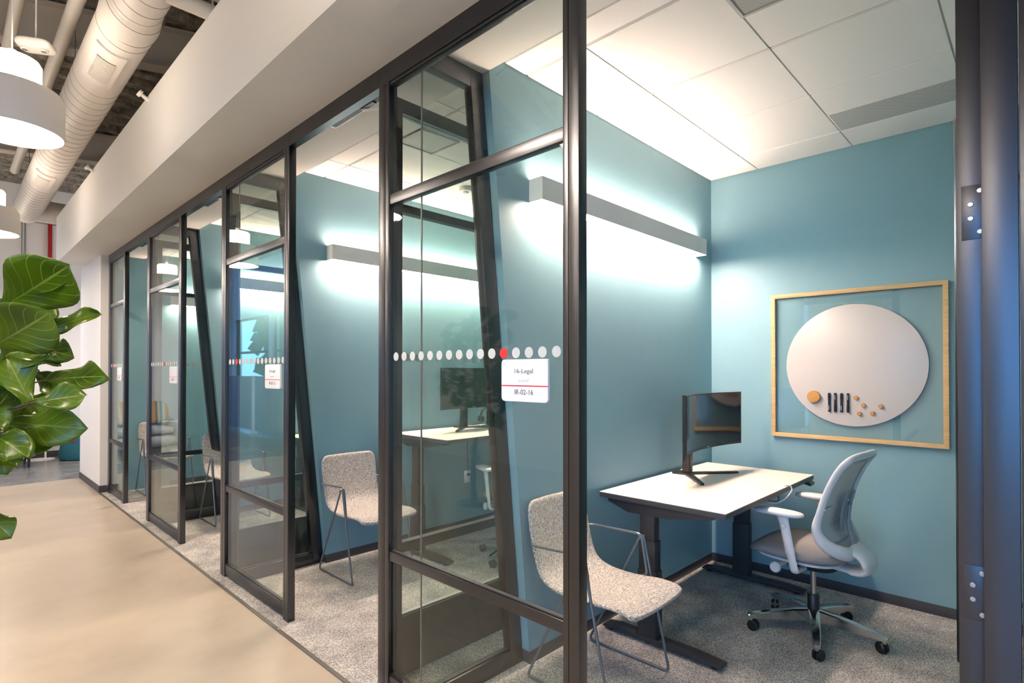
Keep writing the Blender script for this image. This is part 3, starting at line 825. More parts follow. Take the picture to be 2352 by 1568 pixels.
# ------------------------------------------------------------------ task chairs
def make_task_chair(label):
    """faces +y; origin on the floor under the gas lift"""
    c = empty('task_chair', (0, 0, 0), label=label, cat='office chair', group='mesh back task chairs')
    # seat
    sb = MB().pad(0.49, 0.50, 0.085, 3.2, (0, 0, 0), 0.012)
    sb.v = [(x * (1.0 + 0.10 * y), y + 0.055, z + 0.478 + (-0.9 * max(0, y - 0.13) ** 2 * 3) + 0.04 * max(0, abs(x) - 0.12)) for x, y, z in sb.v]
    sb.build('seat', 'chair_seat', c, smooth=True, ang=180)
    sp = MB().pad(0.42, 0.44, 0.03, 3.2)
    sp.v = [(x, y + 0.05, z + 0.438) for x, y, z in sp.v]
    sp.build('seat_pan', 'chair_white', c, smooth=True, ang=180)
    # back frame loop
    right = [(0.0, -0.215, 0.508), (0.12, -0.195, 0.520), (0.195, -0.135, 0.565), (0.222, -0.100, 0.640), (0.222, -0.118, 0.74), (0.215, -0.155, 0.86), (0.212, -0.205, 0.965), (0.196, -0.245, 1.018), (0.12, -0.262, 1.034)]
    loop = right + [(0.0, -0.265, 1.034)] + [(-x, y, z) for x, y, z in reversed(right[1:])]
    lp = catmull(loop, 5, closed=True)
    rad = []
    for p in lp:
        rad.append(0.019 + 0.019 * max(0, min(1, (0.72 - p.z) / 0.2)))
    MB().sweep(lp, rad, 12, closed=True, flat=0.7, up=(0, 0, 1)).build('back_frame', 'chair_white', c, smooth=True, ang=180)
    # mesh membrane: rows across the loop at given heights
    side = catmull(right, 8)
    rows = []
    for i, p in enumerate(side):
        if p.x < 0.03: continue
        rows.append([(p.x * u, p.y + 0.012 - 0.035 * (1 - u * u) * (1 if 0.56 < p.z < 1.0 else 0.5), p.z) for u in [-1 + k / 6 for k in range(13)]])
    MB().quadgrid(rows).build('mesh_back', 'chair_mesh', c, smooth=True, mods=[solidify(0.003)], ang=180)
    # lumbar blades and their crossbar, behind the mesh
    for sx in (-1, 1):
        MB().sweep(catmull([(sx * 0.055, -0.168, 0.62), (sx * 0.052, -0.165, 0.68), (sx * 0.05, -0.175, 0.76), (sx * 0.048, -0.195, 0.83)], 4), [0.010] + [0.024] * 11 + [0.010], 10, flat=0.28, up=(1, 0, 0)).build('lumbar_blade', 'lumbar', c, smooth=True)
    MB().cyl((-0.225, -0.14, 0.755), (0.225, -0.14, 0.755), 0.004, 8).build('lumbar_bar', 'chair_white', c, smooth=True)
    MB().sweep(catmull([(0, -0.215, 0.515), (0, -0.20, 0.58), (0, -0.182, 0.66), (0, -0.188, 0.76)], 5), [0.032] * 6 + [0.026] * 5 + [0.018] * 5, 12, flat=0.4, up=(1, 0, 0)).build('spine', 'lumbar', c, smooth=True)
    # tail that carries the back
    tp = catmull([(0, -0.20, 0.535), (0, -0.258, 0.50), (0, -0.282, 0.445), (0, -0.245, 0.412), (0, -0.15, 0.414), (0, -0.04, 0.42)], 5)
    MB().sweep(tp, [0.10] * 4 + [0.095] * 6 + [0.08] * 8 + [0.065] * (len(tp) - 18), 14, flat=0.28, up=(1, 0, 0)).build('back_support', 'chair_white', c, smooth=True, ang=180)
    # arms
    for sx in (-1, 1):
        a = MB().pad(0.098, 0.26, 0.034, 2.8)
        a.v = [(sx * 0.275 + x * (1 - 0.5 * y), y + 0.075, z + 0.715 - 0.10 * max(0, y) ** 2 * 3) for x, y, z in a.v]
        pad = a.build('arm_pad', 'chair_white', c, smooth=True, ang=180)
        post = MB().sweep([(sx * 0.275, 0.055, 0.705), (sx * 0.272, 0.045, 0.66), (sx * 0.268, 0.015, 0.50)], [0.032, 0.026, 0.025], 12, flat=0.55, up=(0, 1, 0)).build('arm_post', 'chair_white', c, smooth=True)
        bt = MB().lathe([(0.011, 0), (0.011, 0.003), (0.009, 0.004)], 14)
        bt.v = [(sx * (0.2855 + z), 0.043 + x, 0.645 + y) for x, y, z in bt.v]
        bt.build('height_button', 'chair_white', post)
        MB().sweep(fillet([(sx * 0.268, 0.016, 0.51), (sx * 0.262, -0.005, 0.405), (sx * 0.14, 0.0, 0.40)], 0.02), 0.0215, 10, flat=0.5, up=(0, 1, 0)).build('arm_bracket', 'chair_white', c, smooth=True)
    # mechanism, lever knob, lift
    mc = MB().pad(0.20, 0.30, 0.085, 3)
    mc.v = [(x, y + 0.02, z + 0.405) for x, y, z in mc.v]
    mc.build('mechanism', 'black_matte', c, smooth=True, ang=180)
    kb = MB().cyl((-0.08, 0.10, 0.405), (-0.245, 0.10, 0.405), 0.0125, 12).build('tension_lever', 'chair_white', c, smooth=True)
    q = MB().lathe([(0.026, 0), (0.029, 0.006), (0.029, 0.016), (0.024, 0.022)], 24)
    q.v = [(-0.245 - z, 0.10 + x, 0.405 + y) for x, y, z in q.v]
    q.build('knob', 'chair_white', kb, smooth=True)
    MB().cyl((0, 0, 0.22), (0, 0, 0.39), 0.0145, 16).build('gas_lift', 'steel', c, smooth=True)
    MB().lathe([(0.030, 0.115), (0.031, 0.22), (0.027, 0.225)], 24).build('lift_cover', 'black', c, smooth=True)
    MB().lathe([(0.045, 0.085), (0.052, 0.10), (0.050, 0.135), (0.036, 0.142)], 24).build('hub', 'chrome', c, smooth=True)
    for i in range(5):
        a = math.radians(72 * i + 59)
        dx, dy = math.cos(a), math.sin(a)
        px, py = -dy, dx
        rows = []
        for t, hw, z0, z1 in ((0.035, 0.030, 0.080, 0.142), (0.12, 0.027, 0.078, 0.134), (0.22, 0.023, 0.074, 0.117), (0.335, 0.018, 0.070, 0.096), (0.352, 0.014, 0.070, 0.088)):
            rows.append([(dx * t + px * s * hw, dy * t + py * s * hw, z) for s, z in ((-1, z0), (-1.0, z1 - 0.004), (-0.8, z1), (0.8, z1), (1.0, z1 - 0.004), (1, z0))])
        lb = MB().quadgrid(rows, closed_v=True)
        lb.f.append(tuple(range(6))); e = 24; lb.f.append(tuple(e + k for k in reversed(range(6))))
        lg = lb.build('base_leg', 'chrome', c, smooth=True, ang=35)
        MB().cyl((dx * 0.335, dy * 0.335, 0.055), (dx * 0.335, dy * 0.335, 0.08), 0.012, 12).build('caster_stem', 'steel', lg, smooth=True)
        cs = MB(); ca = a + 0.9
        ax, ay = math.cos(ca), math.sin(ca)
        ox, oy = dx * 0.335 - ay * 0.012, dy * 0.335 + ax * 0.012
        for s in (-1, 1):
            c0 = Vector((ox + ax * s * 0.004, oy + ay * s * 0.004, 0.030)); c1 = Vector((ox + ax * s * 0.021, oy + ay * s * 0.021, 0.030))
            cs.sweep([c0, c0 + (c1 - c0) * 0.75, c1], [0.0295, 0.0295, 0.025], 22)
        cs.build('caster', 'black', c, smooth=True, weld=False)
    return c
t0 = make_task_chair('pale grey mesh back task chair at the desk of the nearest room')
t0.location = (3.43, 0.945, 0.002); t0.rotation_euler = (0, 0, math.radians(-5))
t1 = copy_tree(t0); t1.location = (3.22, 3.02, 0.002); t1.rotation_euler = (0, 0, math.radians(-20))
t1['label'] = 'pale grey task chair seen through the glass in the second room'

# ------------------------------------------------------------------ round glass board on the back wall
gb = empty('glass_board', (XB, 0.9135, 1.5205), label='square glass board in an oak frame with a white disc', cat='whiteboard')
S = 0.5055; fw_ = 0.027
for nm, poly in (('frame_rail', [(-S, -S), (S, -S), (S - fw_, -S + fw_), (-S + fw_, -S + fw_)]), ('frame_rail', [(-S, S), (S, S), (S - fw_, S - fw_), (-S + fw_, S - fw_)])):
    MB().prism(poly, 'x', -0.032, -0.001).build(nm, 'oak', gb, bevel=0.0008)
M['oak_v'] = wood_mat('pale_oak_upright', (0.52, 0.33, 0.14), (0.66, 0.45, 0.21), (3, 3, 40))
M['oak'].node_tree.nodes['Mapping'].inputs['Scale'].default_value = (3, 3, 40)
M['oak'].node_tree.nodes['Mapping'].inputs['Scale'].default_value = (40, 3, 40)
for nm, poly in (('frame_stile', [(-S, -S), (-S, S), (-S + fw_, S - fw_), (-S + fw_, -S + fw_)]), ('frame_stile', [(S, -S), (S, S), (S - fw_, S - fw_), (S - fw_, -S + fw_)])):
    MB().prism(poly, 'x', -0.032, -0.001).build(nm, 'oak_v', gb, bevel=0.0008)
MB().box(-0.008, -0.003, -S + fw_, S - fw_, -S + fw_, S - fw_).build('glass_pane', 'board_glass', gb)
n = 96
MB().prism([(-0.003 + 0.407 * math.cos(2 * PI * i / n), -0.001 + 0.403 * math.sin(2 * PI * i / n)) for i in range(n)], 'x', -0.026, -0.016).build('writing_disc', 'board_white', gb, bevel=0.0015)
for a in range(4):
    y, z = 0.25 * math.cos(a * PI / 2 + PI / 4), 0.25 * math.sin(a * PI / 2 + PI / 4)
    MB().cyl((-0.016, y, z), (-0.001, y, z), 0.012, 12).build('spacer', 'steel', gb)
xs = XB - 0.0262
q = MB().lathe([(0.038, 0), (0.0405, 0.004), (0.0405, 0.020), (0.037, 0.024)], 36)
q.v = [(-z, x, y) for x, y, z in q.v]
tag(q.build('cork_eraser', 'cork', smooth=True, loc=(xs, 1.138, 1.304)), 'large round cork eraser stuck on the white disc', 'eraser')
mk0 = None
for i, (y, flip) in enumerate(((1.045, 0), (1.009, 1), (0.972, 0), (0.934, 1))):
    mk = empty('marker', (xs - 0.0085, y, 1.27), label='black marker pen on the white disc, %s from the cork eraser' % ('first', 'second', 'third', 'fourth')[i], cat='marker', group='black markers')
    s = -1 if flip else 1
    MB().cyl((0, 0, -0.064 * s), (0, 0, 0.02 * s), 0.0075, 14).build('barrel', 'black', mk, smooth=True)
    cp = MB().sweep([(0, 0, 0.02 * s), (0, 0, 0.058 * s), (0, 0, 0.064 * s)], [0.0085, 0.0085, 0.006], 14).build('cap', 'black', mk, smooth=True)
    MB().box(-0.012, -0.008, -0.002, 0.002, min(0.012 * s, 0.05 * s), max(0.012 * s, 0.05 * s)).build('clip', 'black_matte', cp)
    MB().box(-0.0080, -0.0072, -0.002, 0.002, min(-0.05 * s, -0.02 * s), max(-0.05 * s, -0.02 * s)).build('print_strip', 'ink_light', mk)
for i, (y, z, lb) in enumerate(((0.888, 1.305, 'topmost, beside the markers'), (0.846, 1.257, 'left one of the middle pair'), (0.752, 1.256, 'farthest right'), (0.870, 1.203, 'lower left, nearest the markers'), (0.796, 1.208, 'lower right'))):
    q = MB().lathe([(0.012, 0), (0.0135, 0.003), (0.0135, 0.012), (0.0115, 0.015)], 24)
    q.v = [(-c, a, b) for a, b, c in q.v]
    tag(q.build('cork_magnet', 'cork', smooth=True, loc=(xs, y, z)), 'small round cork magnet, %s' % lb, 'magnet', 'cork magnets on the white disc')

# ------------------------------------------------------------------ cables, headset and sockets
def cable(name, pts, r, m, label, cat='cable', grp=None):
    return tag(MB().sweep(catmull(pts, 6), r, 6).build(name, m, smooth=True), label, cat, grp)
cable('cable', [(3.52, 1.125, 0.794), (3.535, 1.098, 0.795), (3.53, 1.088, 0.765), (3.44, 1.094, 0.735), (3.38, 1.12, 0.715), (3.36, 1.16, 0.71)], 0.004, 'cable_white', 'white cable looping over the front edge of the nearest desk')
cable('cable', [(3.44, 1.15, 0.752), (3.40, 1.118, 0.742), (3.33, 1.105, 0.735), (3.27, 1.13, 0.745), (3.22, 1.2, 0.752)], 0.003, 'cable_black', 'black cable sagging under the front edge of the nearest desk')
cable('cable', [(3.62, 3.74, 0.969), (3.60, 3.69, 0.969), (3.54, 3.72, 0.969), (3.50, 3.90, 0.968), (3.5, 3.978, 0.94), (3.512, 3.981, 0.70), (3.515, 3.976, 0.50)], 0.003, 'cable_black', 'black cable from the second desk down to the wall socket')
so = empty('wall_socket', (3.515, WALL[1], 0.469), label='white wall socket with a black plug below the second desk', cat='wall socket')
MB().box(-0.038, 0.038, -0.006, 0, -0.058, 0.058).build('plate', 'sign', so, bevel=0.002)
for z in (-0.024, 0.024): MB().box(-0.017, 0.017, -0.0075, -0.006, z - 0.015, z + 0.015).build('outlet_face', 'white_metal', so, bevel=0.001)
MB().box(-0.013, 0.013, -0.032, -0.0075, 0.012, 0.036).build('plug', 'black', so, bevel=0.003)
hs = empty('headset', (3.60, 3.80, deskz[1]), label='black headset resting on a stand on the second desk', cat='headset')
MB().lathe([(0.05, 0), (0.05, 0.008), (0.012, 0.014), (0.008, 0.02), (0.008, 0.15)], 20).build('stand', 'black', hs, smooth=True)
arc = [(0.085 * math.cos(a), 0, 0.09 + 0.085 * math.sin(a)) for a in [PI * i / 14 for i in range(15)]]
MB().sweep(arc, 0.008, 8, flat=1.5).build('headband', 'black_matte', hs, smooth=True)
for s in (-1, 1): MB().sweep([(s * 0.07, 0, 0.075), (s * 0.095, 0, 0.075)], [0.034, 0.03], 18).build('ear_cup', 'black_matte', hs, smooth=True)

# ------------------------------------------------------------------ corridor: sprayed deck, joists, pipes, duct
prof = [(-4.5, 4.8), (-4.5, 4.70)]
y = -4.4
while y < 17.7:
    prof += [(y, 4.70), (y + 0.04, 4.63), (y + 0.16, 4.63), (y + 0.20, 4.70)]
    y += 0.32
prof += [(18.0, 4.70), (18.0, 4.8)]
dk = MB().prism(prof, 'x', -3.4, 5.0)
struct(dk.build('ceiling_deck', 'deck', weld=False), 'rough grey sprayed metal deck above the corridor', 'ceiling')
rot = math.radians(-22)
for i, (cx, cy, nm) in enumerate(((0.9, 3.1, 'closest to the camera'), (0.9, 6.0, 'between the two nearer lamps'), (0.9, 9.25, 'near the end of the duct'))):
    b = empty('steel_beam', (cx, cy, 4.24), rz=rot, label='painted steel beam crossing above the duct, %s' % nm, cat='steel beam', group='steel beams under the deck')
    MB().box(-4.0, 0.98, -0.075, 0.075, 0.0, 0.018).build('bottom_flange', 'beam', b)
    MB().box(-4.0, 0.98, -0.008, 0.008, 0.018, 0.355).build('web', 'beam', b)
    MB().box(-4.0, 0.98, -0.075, 0.075, 0.355, 0.37).build('top_flange', 'beam', b)
def pipe(name, p0, p1, r, m, label, cat='pipe', grp=None):
    return tag(MB().cyl(p0, p1, r, 18).build(name, m, smooth=True), label, cat, grp)
pipe('sprinkler_pipe', (0.63, -4.4, 4.0), (0.63, 9.3, 4.0), 0.045, 'pipe', 'white pipe running lengthwise beside the duct', grp='white ceiling pipes')
pipe('sprinkler_pipe', (0.36, -4.4, 4.1), (0.36, 11.9, 4.1), 0.038, 'pipe', 'thinner white lengthwise pipe left of the duct', grp='white ceiling pipes')
dr = empty('spiral_duct', (0.787, 0, 3.63), label='white spiral ventilation duct hanging along the corridor', cat='air duct')
R1, R2 = 0.132, 0.152
MB().sweep([(0, -4.4, 0), (0, 3.78, 0)], R1, 40).build('narrow_run', 'duct', dr, smooth=True)
MB().sweep([(0, 3.78, 0), (0, 3.82, 0), (0, 3.98, 0), (0, 4.02, 0)], [R1 + 0.003, R1 + 0.006, R2 + 0.006, R2 + 0.004], 40).build('reducer', 'duct', dr, smooth=True)
MB().sweep([(0, 4.02, 0), (0, 9.75, 0)], R2, 40).build('wide_run', 'duct', dr, smooth=True)
el = [(0, 9.75, 0)] + [(0.16 - 0.16 * math.cos(a), 9.75 + 0.10 * math.sin(a), 0) for a in [PI / 2 * i / 8 for i in range(9)]] + [(0.5, 9.85, 0)]
MB().lathe([(R2, 0), (R2, 0.16), (R2 - 0.006, 0.165)], 40).v
ec = MB().lathe([(R2, 0), (R2, 0.14), (R2 - 0.008, 0.146)], 40); ec.v = [(x, 9.74 + z, -y) for x, y, z in ec.v]
ec.build('end_cap', 'duct', dr, smooth=True)
br = MB().sweep([(0.05, 9.70, 0), (0.75, 9.70, 0)], R2 - 0.004, 36); br.build('branch', 'duct', dr, smooth=True)
bp_ = MB().cyl((0.06, 3.42, -0.10), (0.62, 3.42, -0.10), 0.044, 24).build('branch_pipe', 'pipe', dr, smooth=True)
MB().sweep(fillet([(0.30, 3.37, 0.9), (0.30, 3.37, -0.10), (0.30, 3.42, -0.155), (0.30, 3.47, -0.10), (0.30, 3.47, 0.9)], 0.04, 6), 0.006, 8).build('hanger_strap', 'pipe', bp_, smooth=True)
MB().box(0.26, 0.34, 3.38, 3.46, 0.0, 0.05).build('hanger_clamp', 'pipe', bp_)
seam = None
def ring(y, r):
    global seam
    if seam is None:
        seam = {}
    if r not in seam:
        seam[r] = MB().sweep([(r * math.cos(2 * PI * k / 40), 0, r * math.sin(2 * PI * k / 40)) for k in range(40)], 0.0022, 5, closed=True, up=(0, 1, 0)).build('seam_ring', 'seam', dr, smooth=True).data
        o = [c for c in dr.children if c.data == seam[r]][0]
    else:
        o = bpy.data.objects.new('seam_ring', seam[r]); COL.objects.link(o); o.parent = dr
    o.location = (0, y, 0)
    o.rotation_euler = (0, 0, math.radians(7))
y = 1.6
while y < 3.7: ring(y, R1 + 0.0005); y += 0.13
for y in (3.84, 4.03, 4.12): ring(y, R2 + 0.001)
y = 4.95
while y < 9.7:
    if not 7.2 < y < 7.95: ring(y, R2 + 0.0005)
    y += 0.13
def duct_diffuser(yc):
    a0 = math.radians(-111); r = R2
    def P(u, y, rr): return (rr * math.cos(a0 + u / r), y, rr * math.sin(a0 + u / r))
    def patch(u0, u1, y0, y1, r0, r1, n=8):
        rows = []
        for i in range(n + 1):
            u = u0 + (u1 - u0) * i / n
            rows.append([P(u, y0, r0), P(u, y1, r0), P(u, y1, r1), P(u, y0, r1)])
        b = MB().quadgrid(rows, closed_v=True); b.f.append((0, 1, 2, 3)); e = n * 4; b.f.append((e + 3, e + 2, e + 1, e)); return b
    d = patch(-0.085, 0.085, yc - 0.27, yc + 0.27, R2 - 0.002, R2 + 0.014).build('diffuser_plate', 'duct', dr, smooth=True, ang=30)
    g = patch(-0.05, 0.05, yc - 0.15, yc + 0.19, R2 + 0.012, R2 + 0.0155).build('grille_shade', 'grille_dark', d, smooth=True, ang=30)  # raised dark patch; its colour stands in for shade behind the louvres
    for i in range(17):
        yy = yc - 0.14 + i * 0.0195
        patch(-0.05, 0.05, yy, yy + 0.010, R2 + 0.0145, R2 + 0.019, 5).build('louvre', 'duct', d, smooth=True, ang=30)
duct_diffuser(4.48); duct_diffuser(7.6)
for y in (2.2, 5.6, 8.9):
    MB().sweep([(0.07, y, 0.12), (0.07, y, 0.99)], 0.003, 6).build('hanger_wire', 'conduit', dr)
    MB().sweep([(-0.05, y, 0.12), (-0.05, y, 0.99)], 0.003, 6).build('hanger_wire', 'conduit', dr)

for y, nm in ((4.70, 'nearer'), (6.78, 'farther')):
    h = empty('fire_sprinkler', (1.0, y, 3.455), label='small white fire sprinkler at the bulkhead edge, %s of two' % nm, cat='sprinkler', group='sprinkler heads at the bulkhead')
    MB().cyl((0.05, 0, 0.0), (0.0, 0, 0.03), 0.014, 12).build('body', 'white_metal', h, smooth=True)
    MB().cyl((0.0, 0, 0.03), (-0.02, 0, 0.042), 0.026, 14).build('escutcheon', 'white_metal', h, smooth=True)

# ------------------------------------------------------------------ pendants
def make_pendant(label):
    p = empty('pendant_lamp', (0, 0, 0), label=label, cat='pendant lamp', group='drum pendants over the corridor')
    MB().lathe([(0.232, 0.0), (0.238, 0.0), (0.238, 0.215), (0.225, 0.242), (0.17, 0.252), (0.128, 0.252), (0.128, 0.248), (0.168, 0.246), (0.220, 0.236), (0.232, 0.212)], 64, cap0=False, cap1=False).build('drum_shade', 'pend_body', p, smooth=True, ang=50)
    MB().lathe([(0.231, 0.006), (0.231, 0.012)], 64).build('bottom_lens', 'pend_lens', p)
    MB().lathe([(0.130, 0.25), (0.132, 0.40), (0.122, 0.418), (0.02, 0.42)], 48).build('opal_collar', 'pend_opal', p, smooth=True, ang=50)
    MB().cyl((0, 0, 0.42), (0, 0, 0.47), 0.02, 16).build('cord_grip', 'white_metal', p, smooth=True)
    MB().cyl((0, 0, 0.46), (0, 0, 1.82), 0.004, 8).build('cord', 'cable_white', p, smooth=True)
    MB().lathe([(0.06, 1.80), (0.06, 1.83)], 24).build('canopy', 'white_metal', p)
    return p
pls = [(0.27, 4.2, 'large white drum pendant at the left edge below the duct'), (0.30, 7.3, 'smaller looking drum pendant farther down the corridor'), (0.30, 10.4, 'farthest drum pendant, reflected in the glass'), (0.27, 1.83, 'drum pendant above the camera, reflected in the nearest glass front')]
p0 = make_pendant(pls[0][2]); p0.location = (pls[0][0], pls[0][1], 2.83)
pls += [(-1.7, 3.0, 'added unseen drum pendant brightening the corridor, opposite the nearest doorway'), (-1.7, 7.7, 'added unseen drum pendant brightening the corridor, opposite the second doorway'), (-1.7, 0.7, 'added unseen drum pendant brightening the corridor, beside the camera'), (-1.7, 9.9, 'added unseen drum pendant brightening the corridor, next to the lounge'), (0.3, -1.6, 'unseen drum pendant over the corridor behind the camera'),  # unseen pendants added to give the corridor more warm light
        (2.7, 11.0, 'added drum pendant washing the lounge wall, hidden behind the white pier'), (-1.2, 13.6, 'added unseen drum pendant brightening the far end of the lounge')]  # extra lounge lamps, added out of view to brighten the far wall
for x, y, lb in pls[1:]:
    p = copy_tree(p0); p.location = (x, y, 2.81); p['label'] = lb

# occupancy sensor hanging beside the duct
se = empty('occupancy_sensor', (0.42, 4.74, 3.61), rz=math.radians(-30), label='white oval sensor box with two grilles above the large pendant', cat='sensor')
sb = MB().pad(0.195, 0.14, 0.07, 5, under=0.5); sb.build('housing', 'white_metal', se, smooth=True, ang=180)
for s in (-1, 1):
    q = MB().lathe([(0.024, 0), (0.024, -0.006), (0.02, -0.008)], 20, (s * 0.052, -0.018, -0.034)).build('sensor_lens', 'sign', se, smooth=True)
    for i in range(4): MB().box(s * 0.052 - 0.014, s * 0.052 + 0.014, -0.028 + i * 0.007, -0.0255 + i * 0.007, -0.0432, -0.0415).build('slot', 'black', q)
MB().cyl((0, 0, 0.02), (0, 0, 1.06), 0.005, 8).build('drop_cable', 'cable_white', se)

# ------------------------------------------------------------------ far end of the corridor
struct(MB().box(-0.6, 5.0, 12.4, 12.52, 0, 4.72).build('wall_far', 'white_paint'), 'white wall at the far end of the corridor', 'wall')
struct(MB().box(-0.6, 5.0, 12.39, 12.4, 0, 0.10).build('baseboard_far', 'base'), 'charcoal base along the far white wall', 'baseboard')
struct(MB().box(5.0, 5.1, 9.6, 12.5, 0, 4.72).build('wall_lounge_right', 'white_paint'), 'white side wall of the far lounge', 'wall')
struct(MB().box(1.9, 5.0, 8.33, 9.646, SOF, 4.72).build('wall_upper', 'white_paint'), 'white wall above the pier at the end of the row', 'wall')
struct(MB().box(1.885, 1.98, -4.5, 9.6, 3.0, 4.72).build('wall_clerestory', 'white_paint'), 'white upper wall behind the bulkhead', 'wall')
pipe('fire_riser', (1.30, 12.355, 2.3), (1.30, 12.355, 4.12), 0.03, 'red_pipe', 'red sprinkler riser on the far white wall')
pipe('conduit', (0.935, 12.37, 2.3), (0.935, 12.37, 4.7), 0.005, 'conduit', 'left of two thin vertical conduits on the far wall', 'conduit', 'conduits on the far wall')
pipe('conduit', (0.975, 12.37, 2.3), (0.975, 12.37, 4.7), 0.009, 'conduit', 'right of two thin vertical conduits on the far wall', 'conduit', 'conduits on the far wall')
pipe('conduit', (-0.5, 12.36, 4.08), (2.2, 12.36, 4.08), 0.006, 'conduit', 'upper horizontal conduit behind the red riser', 'conduit', 'conduits on the far wall')
pipe('conduit', (-0.5, 12.36, 4.02), (2.2, 12.36, 4.02), 0.009, 'conduit', 'lower horizontal conduit behind the red riser', 'conduit', 'conduits on the far wall')

pf = empty('pouf', (1.71, 11.80, 0), label='round teal wool pouf with a red tag beside the white pier', cat='pouf')
MB().lathe([(0.24, 0.0), (0.33, 0.01), (0.345, 0.05), (0.335, 0.15), (0.315, 0.28), (0.295, 0.40), (0.27, 0.45), (0.20, 0.475), (0.02, 0.485)], 48).build('body', 'pouf', pf, smooth=True, ang=60)
tg = MB().box(-0.03, 0.03, -0.318, -0.29, 0.31, 0.41).build('tag', 'tag', pf, bevel=0.004); tg.rotation_euler = (0, 0, math.radians(-38))
sf = empty('sofa', (0.42, 11.55, 0), label='pale blue grey sofa on black legs behind the plant', cat='sofa')
def soft(w, l, h, c, m, nm, n=7, rz=0):
    b = MB().pad(w, l, h, n, (0, 0, 0), 0.01); b.v = [(x + c[0], y + c[1], z + c[2]) for x, y, z in b.v]
    return b.build(nm, m, sf, smooth=True, ang=180)
soft(1.15, 0.75, 0.24, (0, 0, 0.24), 'sofa', 'base'); soft(1.0, 0.62, 0.16, (0, -0.03, 0.42), 'sofa', 'seat_cushion', 5)
soft(1.15, 0.2, 0.62, (0, 0.28, 0.45), 'sofa', 'backrest', 5)
for s in (-1, 1):
    soft(0.18, 0.75, 0.48, (s * 0.55, 0, 0.36), 'sofa', 'armrest', 5)
    for y in (-0.3, 0.3): MB().cyl((s * 0.53, y, 0), (s * 0.53, y, 0.14), 0.018, 12).build('leg', 'black', sf)
for x, rz, lb in ((-0.24, 0.12, 'left'), (0.24, -0.12, 'right')):
    b = MB().pad(0.42, 0.42, 0.14, 3.2)
    o = b.build('throw_cushion', 'stripe', smooth=True, ang=180)
    o.location = (0.42 + x, 11.615, 0.735); o.rotation_euler = (math.radians(68), 0, rz)
    tag(o, 'striped throw cushion standing on the pale sofa, %s one' % lb, 'cushion', 'striped cushions on the sofa')
st = empty('side_table', (1.15, 12.08, 0), label='white round pedestal side table beside the teal pouf', cat='side table')
MB().lathe([(0.21, 0), (0.21, 0.008), (0.04, 0.014)], 40).build('base_disc', 'white_metal', st, smooth=True)
MB().cyl((0.08, 0, 0.01), (0.08, 0, 0.52), 0.014, 14).build('stem', 'white_metal', st, smooth=True)
MB().lathe([(0.22, 0.52), (0.225, 0.528), (0.22, 0.536)], 40).build('table_top', 'white_metal', st, smooth=True)

# ------------------------------------------------------------------ opposite side of the corridor (seen in the glass as reflections)
WIN = [(-4.4, -2.9), (-2.7, -1.2), (-1.0, 1.1), (10.0, 12.5), (12.7, 15.2), (15.4, 17.9)]
struct(MB().box(-3.6, -3.4, 1.1, 10.0, 0, 4.72).build('wall_opposite', 'white_paint'), 'long white wall opposite the glass rooms', 'wall')
for a, b, nm in ((-4.5, 1.1, 'near'), (10.0, 18.0, 'far')):
    struct(MB().box(-3.6, -3.4, a, b, 0, 0.35).build('wall_sill', 'white_paint'), 'low white sill wall under the %s exterior windows' % nm, 'wall')
    struct(MB().box(-3.6, -3.4, a, b, 3.05, 4.72).build('wall_head', 'white_paint'), 'white wall above the %s exterior windows' % nm, 'wall')
for a, b, nm in ((-4.5, -4.4, 'first'), (-2.9, -2.7, 'second'), (-1.2, -1.0, 'third'), (12.5, 12.7, 'fourth'), (15.2, 15.4, 'fifth'), (17.9, 18.0, 'sixth')):
    struct(MB().box(-3.6, -3.4, a, b, 0.35, 3.05).build('wall_pier', 'white_paint'), '%s narrow white pier between exterior windows' % nm, 'wall')
for i, (y0, y1) in enumerate(WIN):
    w = empty('window_%d' % (i + 10), (-3.5, 0, 0)); struct(w, '%s exterior window from the camera end' % ('first', 'second', 'third', 'fourth', 'fifth', 'sixth')[i], 'window')
    for a in ((y0, y0 + 0.05, 0.35, 3.05), (y1 - 0.05, y1, 0.35, 3.05), (y0 + 0.05, y1 - 0.05, 0.35, 0.41), (y0 + 0.05, y1 - 0.05, 2.99, 3.05), (y0 + 0.05, y1 - 0.05, 2.0, 2.07)):
        MB().box(-0.03, 0.03, *a).build('frame_bar', 'wframe', w)
    for z0, z1 in ((0.41, 2.0), (2.07, 2.99)): MB().box(-0.004, 0.004, y0 + 0.05, y1 - 0.05, z0, z1).build('pane', 'glass', w)
    la = bpy.data.lights.new('window_portal', 'AREA'); la.shape = 'RECTANGLE'; la.size = y1 - y0; la.size_y = 2.7
    la.cycles.is_portal = True
    lo = bpy.data.objects.new('window_portal', la); COL.objects.link(lo)
    lo.location = (-3.62, (y0 + y1) / 2, 1.7)
    lo.rotation_euler = Matrix(((0, 0, -1), (1, 0, 0), (0, -1, 0))).to_euler()
struct(MB().box(-3.6, 5.1, -4.7, -4.5, 0, 4.72).build('wall_near', 'white_paint'), 'white wall behind the camera', 'wall')
struct(MB().box(-3.6, 5.1, 18.0, 18.2, 0, 4.72).build('wall_lounge_end', 'white_paint'), 'white end wall of the lounge', 'wall')
struct(MB().box(-40, -3.6, -30, 60, -3.2, -3.0).build('ground', 'grass'), 'green lawn outside the windows', 'ground')
